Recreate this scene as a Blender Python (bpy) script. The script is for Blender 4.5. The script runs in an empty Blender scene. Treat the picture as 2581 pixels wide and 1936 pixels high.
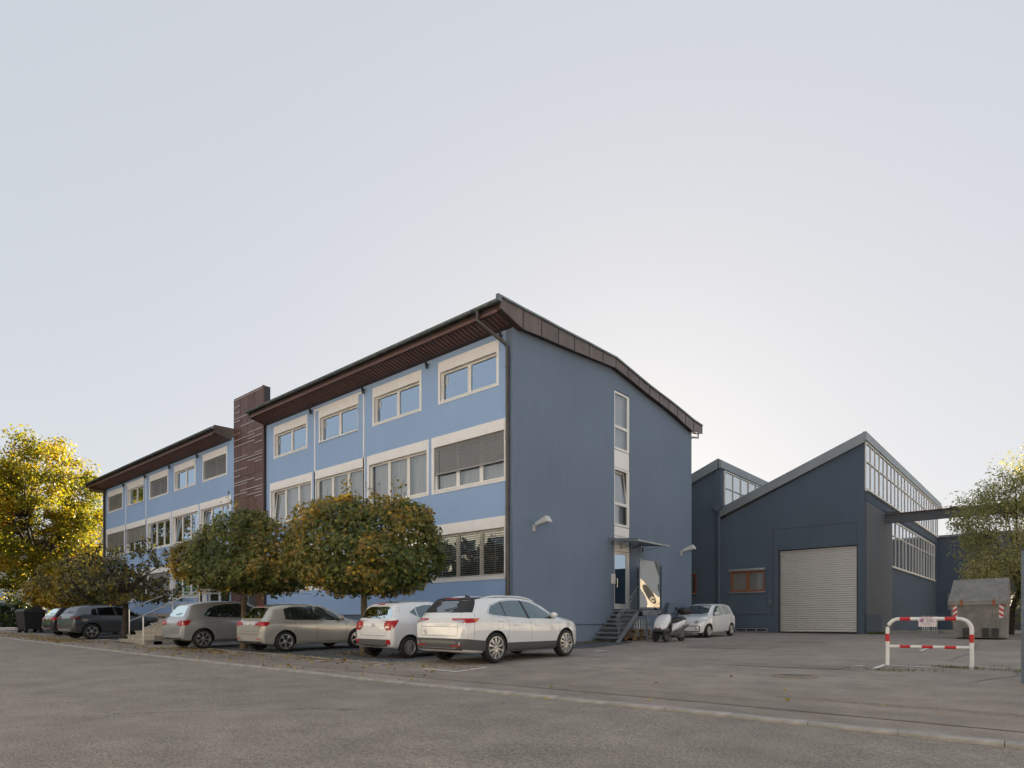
import bpy, bmesh, math, random
import numpy as np
from mathutils import Vector, Matrix
from mathutils.bvhtree import BVHTree
from mathutils.geometry import tessellate_polygon

SC = bpy.context.scene
COL = SC.collection
R = math.radians
random.seed(7)

# ------------------------------------------------------------------ camera
# world: the camera stands at the origin (lens height = z 0), +X runs along the
# street front to the right, +Y runs away from the street into the yard
cam_d = bpy.data.cameras.new('camera')
cam = bpy.data.objects.new('camera', cam_d); COL.objects.link(cam)
cam.location = (0, 0, 0)
cam.rotation_euler = (R(90), 0, math.asin(.6546))
cam_d.sensor_width = 36; cam_d.lens = 36*1613/2581
cam_d.shift_y = (1572-968)/2581
cam_d.clip_start = .1; cam_d.clip_end = 2000
SC.camera = cam

# ------------------------------------------------------------------ sky, sun, exposure
SUN_EL = R(12.5)
SUN_DIR = Vector((-.50, .866, 0)).normalized()
SKY_STRENGTH = .145
SUN_STRENGTH = 5.0
w = bpy.data.worlds.new('World'); SC.world = w; w.use_nodes = True
nt = w.node_tree; nt.nodes.clear()
sky = nt.nodes.new('ShaderNodeTexSky'); sky.sky_type = 'NISHITA'; sky.sun_disc = False
sky.sun_elevation = SUN_EL
sky.sun_rotation = math.atan2(SUN_DIR.x, SUN_DIR.y)
sky.altitude = 300; sky.air_density = 1.0; sky.dust_density = 1.0; sky.ozone_density = 1.2
gam = nt.nodes.new('ShaderNodeGamma'); gam.inputs[1].default_value = .155
hs = nt.nodes.new('ShaderNodeMix'); hs.data_type = 'RGBA'; hs.blend_type = 'MULTIPLY'; hs.inputs[0].default_value = 1.; hs.inputs[7].default_value = (.925, .925, .945, 1)   # photographic white balance
bgn = nt.nodes.new('ShaderNodeBackground'); bgn.inputs['Strength'].default_value = SKY_STRENGTH
out = nt.nodes.new('ShaderNodeOutputWorld')
nt.links.new(sky.outputs[0], gam.inputs[0]); nt.links.new(gam.outputs[0], hs.inputs[6])
nt.links.new(hs.outputs[2], bgn.inputs[0]); nt.links.new(bgn.outputs[0], out.inputs[0])
sun_d = bpy.data.lights.new('sun', 'SUN'); sun = bpy.data.objects.new('sun', sun_d); COL.objects.link(sun)
sun_d.energy = SUN_STRENGTH; sun_d.angle = R(.53); sun_d.color = (1.0, .84, .64)
_sd = Vector((SUN_DIR.x*math.cos(SUN_EL), SUN_DIR.y*math.cos(SUN_EL), math.sin(SUN_EL)))
sun.rotation_euler = (-_sd).to_track_quat('-Z', 'Y').to_euler()
SC.view_settings.view_transform = 'Standard'; SC.view_settings.look = 'None'
SC.view_settings.gamma = 1; SC.view_settings.use_curve_mapping = False
SC.view_settings.exposure = 2.16
SC.render.engine = 'CYCLES'
SC.cycles.max_bounces = 8; SC.cycles.diffuse_bounces = 4; SC.cycles.transparent_max_bounces = 12
SC.cycles.caustics_reflective = False; SC.cycles.caustics_refractive = False

# ------------------------------------------------------------------ ground height
KX = [(-420,-.30),(-60,-.32),(-45,-.53),(-33,-.70),(-20,-.87),(-9,-.985),(-3.5,-1.0),(0,-1.03),(6,-1.05),(420,-1.05)]
_kx = [k[0] for k in KX]; _kz = [k[1] for k in KX]
def G(x, y):
    return float(np.interp(x, _kx, _kz)) + .0197*min(max(y-8.8, 0), 28.4)

# ------------------------------------------------------------------ mesh helpers
class MB:
    def __init__(s): s.v = []; s.f = []; s.m = []
    def add(s, vs, fs, mi=0):
        b = len(s.v); s.v += [tuple(v) for v in vs]
        for f in fs: s.f.append([b+i for i in f]); s.m.append(mi)
    def box(s, x0, x1, y0, y1, z0, z1, mi=0):
        s.hexa([(x0,y0,z0),(x1,y0,z0),(x1,y1,z0),(x0,y1,z0),(x0,y0,z1),(x1,y0,z1),(x1,y1,z1),(x0,y1,z1)], mi)
    def hexa(s, p, mi=0):
        s.add(p, [(0,3,2,1),(4,5,6,7),(0,1,5,4),(1,2,6,5),(2,3,7,6),(3,0,4,7)], mi)
    def uvw(s, P, u0, u1, v0, v1, w0, w1, mi=0):
        s.hexa([P(u0,v0,w0),P(u1,v0,w0),P(u1,v0,w1),P(u0,v0,w1),P(u0,v1,w0),P(u1,v1,w0),P(u1,v1,w1),P(u0,v1,w1)], mi)
    def prism(s, poly, fn, a, b, mi=0):
        n = len(poly)
        s.add([fn(p, a) for p in poly]+[fn(p, b) for p in poly],
              [list(range(n))[::-1], list(range(n, 2*n))]+[(i, (i+1) % n, n+(i+1) % n, n+i) for i in range(n)], mi)
    def tube(s, pts, r, n=8, mi=0, caps=True, radii=None):
        pts = [Vector(p) for p in pts]; rings = []
        up = Vector((0, 0, 1))
        for i, p in enumerate(pts):
            t = (pts[min(i+1, len(pts)-1)]-pts[max(i-1, 0)]).normalized()
            ref = up if abs(t.z) < .95 else Vector((1, 0, 0))
            a = t.cross(ref).normalized(); c = t.cross(a)
            rr = radii[i] if radii else r
            rings.append([p+(a*math.cos(k*2*math.pi/n)+c*math.sin(k*2*math.pi/n))*rr for k in range(n)])
        vs = [v for rg in rings for v in rg]; fs = []
        for i in range(len(pts)-1):
            for k in range(n):
                fs.append((i*n+k, i*n+(k+1) % n, (i+1)*n+(k+1) % n, (i+1)*n+k))
        if caps: fs += [list(range(n))[::-1], list(range((len(pts)-1)*n, len(pts)*n))]
        s.add(vs, fs, mi)
    def lathe(s, prof, c, axis, n=24, mi=0, closed=False):
        c = Vector(c); ax = Vector(axis).normalized()
        ref = Vector((0, 0, 1)) if abs(ax.z) < .9 else Vector((1, 0, 0))
        a = ax.cross(ref).normalized(); b = ax.cross(a)
        vs = []; m = len(prof)
        for k in range(n):
            t = k*2*math.pi/n; d = a*math.cos(t)+b*math.sin(t)
            for (r, h) in prof: vs.append(c+d*r+ax*h)
        fs = []
        for k in range(n):
            k2 = (k+1) % n
            for i in range(m if closed else m-1):
                j = (i+1) % m
                fs.append((k*m+i, k2*m+i, k2*m+j, k*m+j))
        s.add(vs, fs, mi)
    def grid(s, rows, mi=0, flip=False):
        nr = len(rows); nc = len(rows[0]); fs = []
        for i in range(nr-1):
            for j in range(nc-1):
                f = (i*nc+j, i*nc+j+1, (i+1)*nc+j+1, (i+1)*nc+j)
                fs.append(f[::-1] if flip else f)
        s.add([p for r in rows for p in r], fs, mi)

ORIG = {}
def origin(o):
    while o is not None and o.name not in ORIG: o = o.parent
    return ORIG[o.name] if o is not None else Vector((0, 0, 0))

def mesh_of(name, mb, mats, smooth=None, recalc=True, off=None):
    me = bpy.data.meshes.new(name)
    vs = mb.v
    if off is not None: vs = [(x-off[0], y-off[1], z-off[2]) for x, y, z in vs]
    me.from_pydata(vs, [], mb.f)
    for m in mats: me.materials.append(m)
    if len(mats) > 1: me.polygons.foreach_set('material_index', mb.m)
    if recalc:
        bm = bmesh.new(); bm.from_mesh(me); bmesh.ops.remove_doubles(bm, verts=bm.verts, dist=1e-5)
        bmesh.ops.recalc_face_normals(bm, faces=bm.faces); bm.to_mesh(me); bm.free()
    if smooth is not None:
        me.polygons.foreach_set('use_smooth', [True]*len(me.polygons))
        me.set_sharp_from_angle(angle=R(smooth))
    me.update()
    return me

def obj(name, mb, mats, parent=None, smooth=None, kind=None, label=None, recalc=True):
    if not isinstance(mats, (list, tuple)): mats = [mats]
    me = mesh_of(name, mb, mats, smooth, recalc, origin(parent) if parent else None)
    o = bpy.data.objects.new(name, me); COL.objects.link(o)
    if parent: o.parent = parent
    if kind: o['kind'] = kind
    if label: o['label'] = label
    return o

def inst(name, me, loc, parent=None, rz=0):
    o = bpy.data.objects.new(name, me); COL.objects.link(o)
    o.parent = parent; o.location = Vector(loc)-(origin(parent) if parent else Vector((0, 0, 0)))
    o.rotation_euler.z = rz
    return o

def thing(name, label, cat, loc=(0, 0, 0), rotz=0, group=None, local=False):
    o = bpy.data.objects.new(name, None); COL.objects.link(o)
    o.location = loc; o.rotation_euler.z = rotz; o.empty_display_size = .3
    o['label'] = label; o['category'] = cat
    if group: o['group'] = group
    ORIG[o.name] = Vector((0, 0, 0)) if local else Vector(loc)
    return o

def tag(o, label, cat, group=None):
    o['label'] = label; o['category'] = cat
    if group: o['group'] = group
    return o

def text_mesh(txt, size, P, mi_mat, name, parent, depth=.002, font_shear=0):
    """flat lettering; P maps (u, v) to world"""
    cu = bpy.data.curves.new('t', 'FONT'); cu.body = txt; cu.size = size; cu.align_x = 'CENTER'; cu.align_y = 'CENTER'
    cu.resolution_u = 2; cu.shear = font_shear
    to = bpy.data.objects.new('t', cu); COL.objects.link(to)
    dg = bpy.context.evaluated_depsgraph_get(); dg.update()
    me = bpy.data.meshes.new_from_object(to.evaluated_get(dg))
    bpy.data.objects.remove(to); 
    mb = MB(); mb.add([P(v.co.x, v.co.y) for v in me.vertices], [list(p.vertices) for p in me.polygons])
    bpy.data.meshes.remove(me); bpy.data.curves.remove(cu)
    return obj(name, mb, mi_mat, parent, recalc=False)

# ------------------------------------------------------------------ materials
def nodes_of(name):
    m = bpy.data.materials.new(name); m.use_nodes = True
    t = m.node_tree; b = t.nodes['Principled BSDF']
    return m, t, b
def lk(t, a, b): t.links.new(a, b)
def noise(t, scale, detail=3, rough=.55, coord='Position', stretch=None):
    if coord == 'Position':
        g = t.nodes.new('ShaderNodeNewGeometry'); src = g.outputs['Position']
    else:
        g = t.nodes.new('ShaderNodeTexCoord'); src = g.outputs['Object']
    if stretch:
        mp = t.nodes.new('ShaderNodeMapping'); mp.inputs['Scale'].default_value = stretch
        lk(t, src, mp.inputs[0]); src = mp.outputs[0]
    n = t.nodes.new('ShaderNodeTexNoise'); n.inputs['Scale'].default_value = scale
    n.inputs['Detail'].default_value = detail; n.inputs['Roughness'].default_value = rough
    lk(t, src, n.inputs['Vector']); return n
def ramp(t, src, stops):
    r = t.nodes.new('ShaderNodeValToRGB')
    while len(r.color_ramp.elements) < len(stops): r.color_ramp.elements.new(.5)
    for e, (p, c) in zip(r.color_ramp.elements, stops): e.position = p; e.color = (*c, 1) if len(c) == 3 else c
    lk(t, src, r.inputs[0]); return r
def mixc(t, fac, a, b, mode='MIX'):
    n = t.nodes.new('ShaderNodeMix'); n.data_type = 'RGBA'; n.blend_type = mode
    for sock, val in ((n.inputs[0], fac), (n.inputs[6], a), (n.inputs[7], b)):
        if hasattr(val, 'links') or isinstance(val, bpy.types.NodeSocket): lk(t, val, sock)
        elif isinstance(val, (int, float)): sock.default_value = val
        else: sock.default_value = (*val, 1) if len(val) == 3 else val
    return n.outputs[2]
def bump(t, b, src, strength=.2, dist=.01):
    n = t.nodes.new('ShaderNodeBump'); n.inputs['Strength'].default_value = strength; n.inputs['Distance'].default_value = dist
    lk(t, src, n.inputs['Height']); lk(t, n.outputs[0], b.inputs['Normal'])

def pmat(name, col, rough=.6, metal=0., spec=.5, var=.0, vs=3., bmp=0., bs=80., coat=0., coord='Object', stretch=None, bdist=.005):
    m, t, b = nodes_of(name)
    b.inputs['Base Color'].default_value = (*col, 1); b.inputs['Roughness'].default_value = rough
    b.inputs['Metallic'].default_value = metal; b.inputs['Specular IOR Level'].default_value = spec
    b.inputs['Coat Weight'].default_value = coat; b.inputs['Coat Roughness'].default_value = .04
    if var:
        n = noise(t, vs, 4, .6, coord, stretch)
        lo = tuple(max(0, c*(1-var)) for c in col); hi = tuple(min(1, c*(1+var)) for c in col)
        r = ramp(t, n.outputs[0], [(.3, lo), (.7, hi)]); lk(t, r.outputs[0], b.inputs['Base Color'])
    if bmp:
        n2 = noise(t, bs, 3, .6, coord); bump(t, b, n2.outputs[0], bmp, bdist)
    return m

def plaster(name, col, var=.05):
    m, t, b = nodes_of(name)
    n1 = noise(t, .35, 4, .6); n2 = noise(t, 2.2, 3, .6, stretch=(1, 1, .25)); n3 = noise(t, 60, 2, .5)
    c1 = ramp(t, n1.outputs[0], [(.3, tuple(c*(1-var) for c in col)), (.7, tuple(c*(1+var) for c in col))])
    c2 = mixc(t, .35, c1.outputs[0], ramp(t, n2.outputs[0], [(.3, tuple(c*(1-var*1.6) for c in col)), (.65, col)]).outputs[0])
    lk(t, c2, b.inputs['Base Color']); b.inputs['Roughness'].default_value = .85; b.inputs['Specular IOR Level'].default_value = .25
    bump(t, b, n3.outputs[0], .35, .006)
    return m

def asphalt(name, col, speck=.5, tint=None, crack=True, fine=210):
    m, t, b = nodes_of(name)
    big = noise(t, .22, 5, .6); mid = noise(t, 1.7, 4, .6); fin = noise(t, fine, 2, .7); fin2 = noise(t, fine*.35, 2, .6)
    tint = tint or tuple(c*.72 for c in col)
    c = ramp(t, big.outputs[0], [(.35, tint), (.62, col)]).outputs[0]
    c = mixc(t, .5, c, ramp(t, mid.outputs[0], [(.32, (.62, .62, .62)), (.68, (1.25, 1.25, 1.25))]).outputs[0], 'MULTIPLY')
    lo = 1-speck; hi = 1+speck*1.1
    c = mixc(t, 1., c, ramp(t, fin.outputs[0], [(.36, (lo,)*3), (.52, (1,)*3), (.68, (hi,)*3)]).outputs[0], 'MULTIPLY')
    c = mixc(t, .7, c, ramp(t, fin2.outputs[0], [(.35, (lo,)*3), (.65, (1+speck*.6,)*3)]).outputs[0], 'MULTIPLY')
    if crack:
        g = t.nodes.new('ShaderNodeNewGeometry'); wob = noise(t, 1.3, 3, .6)
        add = t.nodes.new('ShaderNodeVectorMath'); add.operation = 'MULTIPLY_ADD'
        lk(t, wob.outputs['Color'], add.inputs[0]); add.inputs[1].default_value = (1.1, 1.1, 0); lk(t, g.outputs['Position'], add.inputs[2])
        v = t.nodes.new('ShaderNodeTexVoronoi'); v.feature = 'DISTANCE_TO_EDGE'; v.inputs['Scale'].default_value = .17
        lk(t, add.outputs[0], v.inputs['Vector'])
        cr = ramp(t, v.outputs['Distance'], [(.0, (.45,)*3), (.0035, (1,)*3)])
        gate = noise(t, .4, 2, .5); gr = ramp(t, gate.outputs[0], [(.5, (0,)*3), (.6, (1,)*3)])
        c = mixc(t, gr.outputs[0], c, mixc(t, 1., c, cr.outputs[0], 'MULTIPLY'))
    lk(t, c, b.inputs['Base Color']); b.inputs['Roughness'].default_value = .82; b.inputs['Specular IOR Level'].default_value = .35
    bump(t, b, fin.outputs[0], .5, .006)
    return m

def glass(name, tint=(.03, .04, .05), refl=.38, rough=.01, see=0.0, gcol=(.92, .96, 1.0), wav=.04):
    """window glass: mirror layer (coated double glazing) over a dark or see-through body"""
    m = bpy.data.materials.new(name); m.use_nodes = True; t = m.node_tree; t.nodes.clear()
    o = t.nodes.new('ShaderNodeOutputMaterial'); mx = t.nodes.new('ShaderNodeMixShader')
    gl = t.nodes.new('ShaderNodeBsdfGlossy'); gl.inputs['Roughness'].default_value = rough; gl.inputs['Color'].default_value = (*gcol, 1)
    fr = t.nodes.new('ShaderNodeFresnel'); fr.inputs['IOR'].default_value = 1.5
    ma = t.nodes.new('ShaderNodeMath'); ma.operation = 'ADD'; ma.use_clamp = True; ma.inputs[1].default_value = refl
    lk(t, fr.outputs[0], ma.inputs[0]); lk(t, ma.outputs[0], mx.inputs[0])
    if see > 0:
        body = t.nodes.new('ShaderNodeBsdfTransparent'); body.inputs['Color'].default_value = (*tuple(see*(.6+.4*c) for c in gcol), 1)
    else:
        body = t.nodes.new('ShaderNodeBsdfDiffuse'); body.inputs['Color'].default_value = (*tint, 1)
    lk(t, body.outputs[0], mx.inputs[1]); lk(t, gl.outputs[0], mx.inputs[2]); lk(t, mx.outputs[0], o.inputs[0])
    if wav <= 0: return m
    n = noise(t, 1.3, 2, .5); bp = t.nodes.new('ShaderNodeBump'); bp.inputs['Strength'].default_value = wav; bp.inputs['Distance'].default_value = .03
    lk(t, n.outputs[0], bp.inputs['Height']); lk(t, bp.outputs[0], gl.inputs['Normal'])
    return m

def leafmat(name, trans=.4):
    m = bpy.data.materials.new(name); m.use_nodes = True; t = m.node_tree; b = t.nodes['Principled BSDF']
    o = t.nodes['Material Output']
    at = t.nodes.new('ShaderNodeAttribute'); at.attribute_name = 'tint'
    lk(t, at.outputs['Color'], b.inputs['Base Color']); b.inputs['Roughness'].default_value = .5; b.inputs['Specular IOR Level'].default_value = .35
    tr = t.nodes.new('ShaderNodeBsdfTranslucent'); lk(t, mixc(t, 1., at.outputs['Color'], (1.7, 1.6, .8), 'MULTIPLY'), tr.inputs[0])
    mx = t.nodes.new('ShaderNodeMixShader'); mx.inputs[0].default_value = trans
    lk(t, b.outputs[0], mx.inputs[1]); lk(t, tr.outputs[0], mx.inputs[2]); lk(t, mx.outputs[0], o.inputs[0])
    return m

M = {}
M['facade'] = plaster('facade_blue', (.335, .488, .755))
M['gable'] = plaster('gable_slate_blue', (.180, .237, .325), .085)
M['plinth'] = plaster('plinth_blue', (.15, .20, .28))
M['hall'] = plaster('hall_slate', (.085, .116, .160), .10)
M['hall_concrete'] = plaster('hall_grey_concrete', (.135, .15, .172), .12)
M['trim'] = pmat('white_trim', (.88, .88, .88), .55, var=.04, vs=2)
M['frame'] = pmat('pvc_frame', (.80, .80, .78), .35)
M['pane'] = glass('coated_glass', (.02, .03, .045), .52, gcol=(.66, .82, 1.0))
M['pane_dark'] = glass('plain_glass', (.02, .025, .03), .12, gcol=(.8, .92, 1.0))
M['pane_see'] = glass('clear_glass', refl=.16, see=.82)
M['pane_hall'] = glass('hall_glass', (.16, .17, .16), .42, rough=.06)
M['curtain'] = pmat('curtain', (.72, .76, .76), .8)
M['interior'] = pmat('dark_room', (.05, .05, .055), .9)
M['blind'] = pmat('blind_slat', (.36, .36, .36), .4, metal=.3)
M['roof'] = pmat('roof_metal', (.16, .17, .17), .5, metal=.4, var=.2, vs=2)
M['pipe'] = pmat('brown_downpipe', (.095, .088, .082), .45, metal=.4, var=.2, vs=3)
M['zinc'] = pmat('weathered_gutter', (.17, .20, .205), .45, metal=.6, var=.25, vs=4)
M['copper'] = pmat('brown_copper', (.15, .118, .105), .42, metal=.35, var=.28, vs=1.6, stretch=(1, 1, .6))
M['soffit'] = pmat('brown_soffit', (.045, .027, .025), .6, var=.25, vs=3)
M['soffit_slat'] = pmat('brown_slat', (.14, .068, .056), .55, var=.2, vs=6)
M['tower'] = pmat('rust_brown_panel', (.095, .034, .022), .45, metal=.15, var=.35, vs=1.1, stretch=(3, 1, .5))
M['tower2'] = pmat('rust_brown_panel_pale', (.115, .055, .045), .45, metal=.15, var=.3, vs=1.1, stretch=(3, 1, .5))
M['strip'] = pmat('pale_joint_metal', (.48, .42, .40), .35, metal=.5)
M['black'] = pmat('black_plastic', (.018, .018, .020), .5)
M['dark'] = pmat('dark_grey', (.04, .042, .046), .55)
M['galv'] = pmat('galvanised_steel', (.46, .49, .52), .38, metal=.75, var=.15, vs=5)
M['steel'] = pmat('stainless_rail', (.62, .62, .62), .28, metal=.85)
M['paintgrey'] = pmat('grey_stair_paint', (.16, .19, .22), .5, var=.2, vs=5)
M['concrete'] = pmat('step_concrete', (.36, .335, .30), .85, var=.22, vs=4, bmp=.3, bs=60)
M['kerb'] = pmat('kerb_concrete', (.30, .29, .275), .85, var=.22, vs=5, bmp=.4, bs=70)
M['wood'] = pmat('pallet_wood', (.23, .165, .11), .8, var=.3, vs=6)
M['brownwood'] = pmat('orange_brown_frame', (.24, .075, .025), .45, var=.2, vs=5)
M['white'] = pmat('white_paint', (.72, .71, .69), .5)
M['red'] = pmat('red_paint', (.55, .018, .025), .4)
M['barrier_w'] = pmat('barrier_white', (.76, .76, .75), .35, var=.06, vs=8)
M['marking'] = pmat('road_marking', (.74, .73, .70), .8, var=.3, vs=25, coord='Position')
M['purple'] = pmat('purple_print', (.22, .02, .22), .5)
M['ink'] = pmat('black_ink', (.02, .02, .025), .6)
M['signface'] = pmat('sign_face', (.68, .62, .66), .5)
M['bark'] = pmat('bark', (.12, .095, .065), .9, var=.45, vs=9, bmp=.7, bs=22, bdist=.03, stretch=(1, 1, .35))
M['bark_dark'] = pmat('bark_dark', (.045, .035, .026), .9, var=.4, vs=8, bmp=.6, bs=20, bdist=.03)
M['leaf'] = leafmat('maple_leaf', .30)
M['leaf_back'] = leafmat('thin_leaf', .55)
M['lamp'] = pmat('lamp_housing', (.60, .61, .60), .4)
M['lampglass'] = pmat('lamp_lens', (.5, .52, .52), .15)
M['road'] = asphalt('road_asphalt', (.31, .272, .228), .5, (.276, .243, .205), True, 120)
M['yard'] = asphalt('yard_asphalt', (.355, .302, .256), .38, (.285, .245, .212), True, 170)
M['pavement'] = asphalt('pavement_asphalt', (.34, .286, .242), .35, (.28, .237, .204), False, 190)
M['bay'] = asphalt('bay_asphalt', (.155, .158, .168), .35, (.115, .12, .13), False, 190)
M['patch'] = asphalt('patched_asphalt', (.295, .25, .21), .35, (.25, .214, .182), False, 190)
M['cobble'] = asphalt('cobble_strip', (.14, .148, .158), .6, (.09, .095, .1), False, 22)
M['earth'] = asphalt('far_ground', (.16, .15, .13), .3, (.1, .1, .08), False, 5)
M['iron'] = pmat('cast_iron', (.13, .135, .14), .5, metal=.4, var=.25, vs=20)
M['drain'] = pmat('drain_frame', (.23, .225, .215), .6, var=.2, vs=9)
M['shutter'] = pmat('shutter_aluminium', (.56, .55, .535), .38, metal=.55, var=.10, vs=.8, stretch=(1, 1, 8))
M['skip'] = None
# ================================================================== SETTING: ground
def sheet(name, x0, x1, y0, y1, dz, mat, edge=None, parent=None, kind='structure'):
    """a flat-lying sheet that follows the ground; grid lines sit on the kinks of G"""
    xs = sorted({x0, x1, *[k for k in _kx if x0 < k < x1]})
    ys = sorted({y0, y1, *[k for k in (8.8, 37.2) if y0 < k < y1]})
    mb = MB(); mb.grid([[(x, y, G(x, y)+dz) for x in xs] for y in ys])
    return obj(name, mb, mat, parent, kind=kind, recalc=False)
def gpoly(mb, pts, dz, mi=0):
    mb.add([(x, y, G(x, y)+dz) for x, y in pts], [list(range(len(pts)))], mi)

sheet('ground', -420, 420, -420, 420, -.075, M['earth'])
sheet('road', -90, 60, -3.2, 6.93, -.035, M['road'])
sheet('yard', -30.0, 22, 9.55, 60, -.004, M['yard'])
sheet('pavement', -75, 22, 7.06, 9.55, -.004, M['pavement'])
sheet('parking_bay_surface', -60, -12.05, 9.55, 16.16, .004, M['bay'])
sheet('repaired_asphalt_strip', -40, 22, 7.75, 8.55, .002, M['patch'])
mb = MB(); gpoly(mb, [(-13.93, 15.0), (-12.3, 15.4), (-11.6, 17.5), (-12.2, 21.0), (-13.93, 22.6)], .003)
obj('cobbled_wall_strip', mb, M['cobble'], kind='structure', recalc=False)

# kerb: low stones laid end to end, each its own piece
kerb = bpy.data.objects.new('kerb', None); COL.objects.link(kerb); kerb['kind'] = 'structure'; ORIG['kerb'] = Vector((0, 0, 0))
kmb = MB(); prof = [(-.065, -.25), (-.065, -.012), (-.045, .006), (.065, .006), (.065, -.25)]
kmb.prism(prof, lambda p, a: (a, p[0], p[1]), -.397, .397)
kerb_me = mesh_of('kerb_stone', kmb, [M['kerb']])
x = 1.6; rk = random.Random(3)
while x > -62:
    o = inst('kerb_stone', kerb_me, (x, 6.99+rk.uniform(-.006, .006), G(x, 7)+rk.uniform(-.006, .004)), kerb)
    o.rotation_euler.y = -math.atan((G(x+.4, 7)-G(x-.4, 7))/.8); o.rotation_euler.z = rk.uniform(-.006, .006)
    x -= .8
# edging line of the parking bays
emb = MB()
for xx in np.arange(-58, -12.1, 1.0):
    if -28.6 < xx < -25.6: continue
    emb.hexa([(xx+a, 9.5+b, G(xx+a, 9.5)+c) for c in (-.1, .012) for a, b in ((0, 0), (.99, 0), (.99, .09), (0, .09))])
obj('bay_edging', emb, M['kerb'], kind='structure')
# second kerb line: the parking bays' right edge
emb = MB()
for yy in np.arange(9.6, 15.9, 1.0):
    emb.hexa([(-12.07+a, yy+b, G(-12, yy+b)+c) for c in (-.1, .014) for a, b in ((0, 0), (.08, 0), (.08, .99), (0, .99))])
obj('bay_side_edging', emb, M['kerb'], kind='structure')

# painted lines
def line(mb, a, b, wd=.1, dz=.009):
    a = Vector(a); b = Vector(b); d = (b-a).normalized(); n = Vector((-d.y, d.x))*wd/2
    gpoly(mb, [tuple(a+n), tuple(b+n), tuple(b-n), tuple(a-n)], dz)
mk = MB()
for a, b in [((-10.30, 9.03), (-9.26, 9.03)), ((-9.31, 9.08), (-9.36, 9.42)), ((-9.38, 9.5), (-9.52, 10.15)),
             ((-2.88, 14.3), (-2.90, 15.4)), ((-2.88, 15.30), (-1.90, 15.25)),
             ((-3.08, 21.0), (-3.10, 23.2)), ((-3.10, 22.9), (-2.2, 22.9)), ((-3.28, 14.7), (-3.2, 14.87)),
             ((-16.7, 9.0), (-16.35, 9.0)), ((-14.25, 8.9), (-13.85, 8.9)), ((-11.95, 9.0), (-11.75, 9.05)), ((-19.1, 9.1), (-18.8, 9.15)),
             ((-10.55, 15.9), (-10.5, 16.35)), ((-10.9, 16.38), (-10.4, 16.38)), ((-11.3, 24.4), (-11.3, 25.6)), ((-11.8, 24.4), (-11.3, 24.35)),
             ((-10.3, 29.2), (-9.5, 29.2))]:
    line(mk, a, b, .09)
obj('painted_bay_lines', mk, M['marking'], kind='structure', recalc=False)

# manhole cover
mx_, my_ = -3.67, 11.95
t = thing('manhole_cover', 'round cast iron manhole cover in the yard asphalt left of the barrier', 'manhole', (mx_, my_, G(mx_, my_)))
mb = MB(); z0 = G(mx_, my_)
mb.lathe([(.0, .012), (.27, .012), (.275, .008), (.275, -.05)], (mx_, my_, z0), (0, 0, 1), 40)
obj('lid', mb, M['iron'], t, smooth=40)
mb = MB(); mb.lathe([(.285, -.05), (.285, .016), (.37, .016), (.385, .004), (.385, -.05)], (mx_, my_, z0), (0, 0, 1), 40)
obj('rim', mb, M['patch'], t, smooth=40)
mb = MB()
for i in range(-2, 3):
    for j in range(-2, 3):
        if i*i+j*j < 6: mb.box(mx_+i*.09-.03, mx_+i*.09+.03, my_+j*.09-.03, my_+j*.09+.03, z0+.011, z0+.018)
obj('raised_grip', mb, M['iron'], t)

# drainage channel across the drive
t = thing('drain_channel', 'narrow grey drainage channel with grating running across the drive', 'drain', (-1.2, 9.05, G(-1.2, 9.05)))
rz = .0
for i in range(4):
    xa = -3.0+i*.95; mb = MB()
    z1 = G(xa+.5, 9.03)
    mb.hexa([(xa+a, 9.03+b, G(xa+a, 9.03)+c) for c in (-.05, .010) for a, b in ((0, -.07), (.945, -.07), (.945, -.058), (0, -.058))])
    mb.hexa([(xa+a, 9.03+b, G(xa+a, 9.03)+c) for c in (-.05, .010) for a, b in ((0, .058), (.945, .058), (.945, .07), (0, .07))])
    mb.hexa([(xa+a, 9.03+b, G(xa+a, 9.03)+c) for c in (-.05, .010) for a, b in ((.925, -.058), (.945, -.058), (.945, .058), (.925, .058))])
    fr = obj('channel_frame', mb, M['drain'], t)
    mb = MB()
    for k in range(22):
        q = xa+.02+k*.04
        mb.hexa([(q+a, 9.03+b, G(q+a, 9.03)+c) for c in (-.03, .004) for a, b in ((0, -.05), (.018, -.05), (.018, .05), (0, .05))])
    g_ = obj('grating', mb, M['iron'], fr); g_['kind'] = 'stuff'

# ================================================================== OFFICE BUILDING
YF = 16.17; XG = -13.94
PF = lambda u, v, w_: (u, YF+w_, v)          # street facade: u = X, w inwards
PG = lambda u, v, w_: (XG-w_, u, v)          # gable end: u = Y, w inwards

def panel(mb, outer, holes, P, depth, mi=0, mr=0):
    polys = [[Vector((u, v, 0)) for u, v in outer]]+[[Vector((a, c, 0)), Vector((b, c, 0)), Vector((b, d, 0)), Vector((a, d, 0))] for a, b, c, d in holes]
    flat = [p for q in polys for p in q]
    mb.add([P(p.x, p.y, 0) for p in flat], [tuple(tr) for tr in tessellate_polygon(polys)], mi)
    if depth <= 0: return
    for a, b, c, d in holes:
        for (p, q) in (((a, c), (b, c)), ((b, c), (b, d)), ((b, d), (a, d)), ((a, d), (a, c))):
            mb.add([P(*p, 0), P(*q, 0), P(*q, depth), P(*p, depth)], [(0, 1, 2, 3)], mr)

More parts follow.
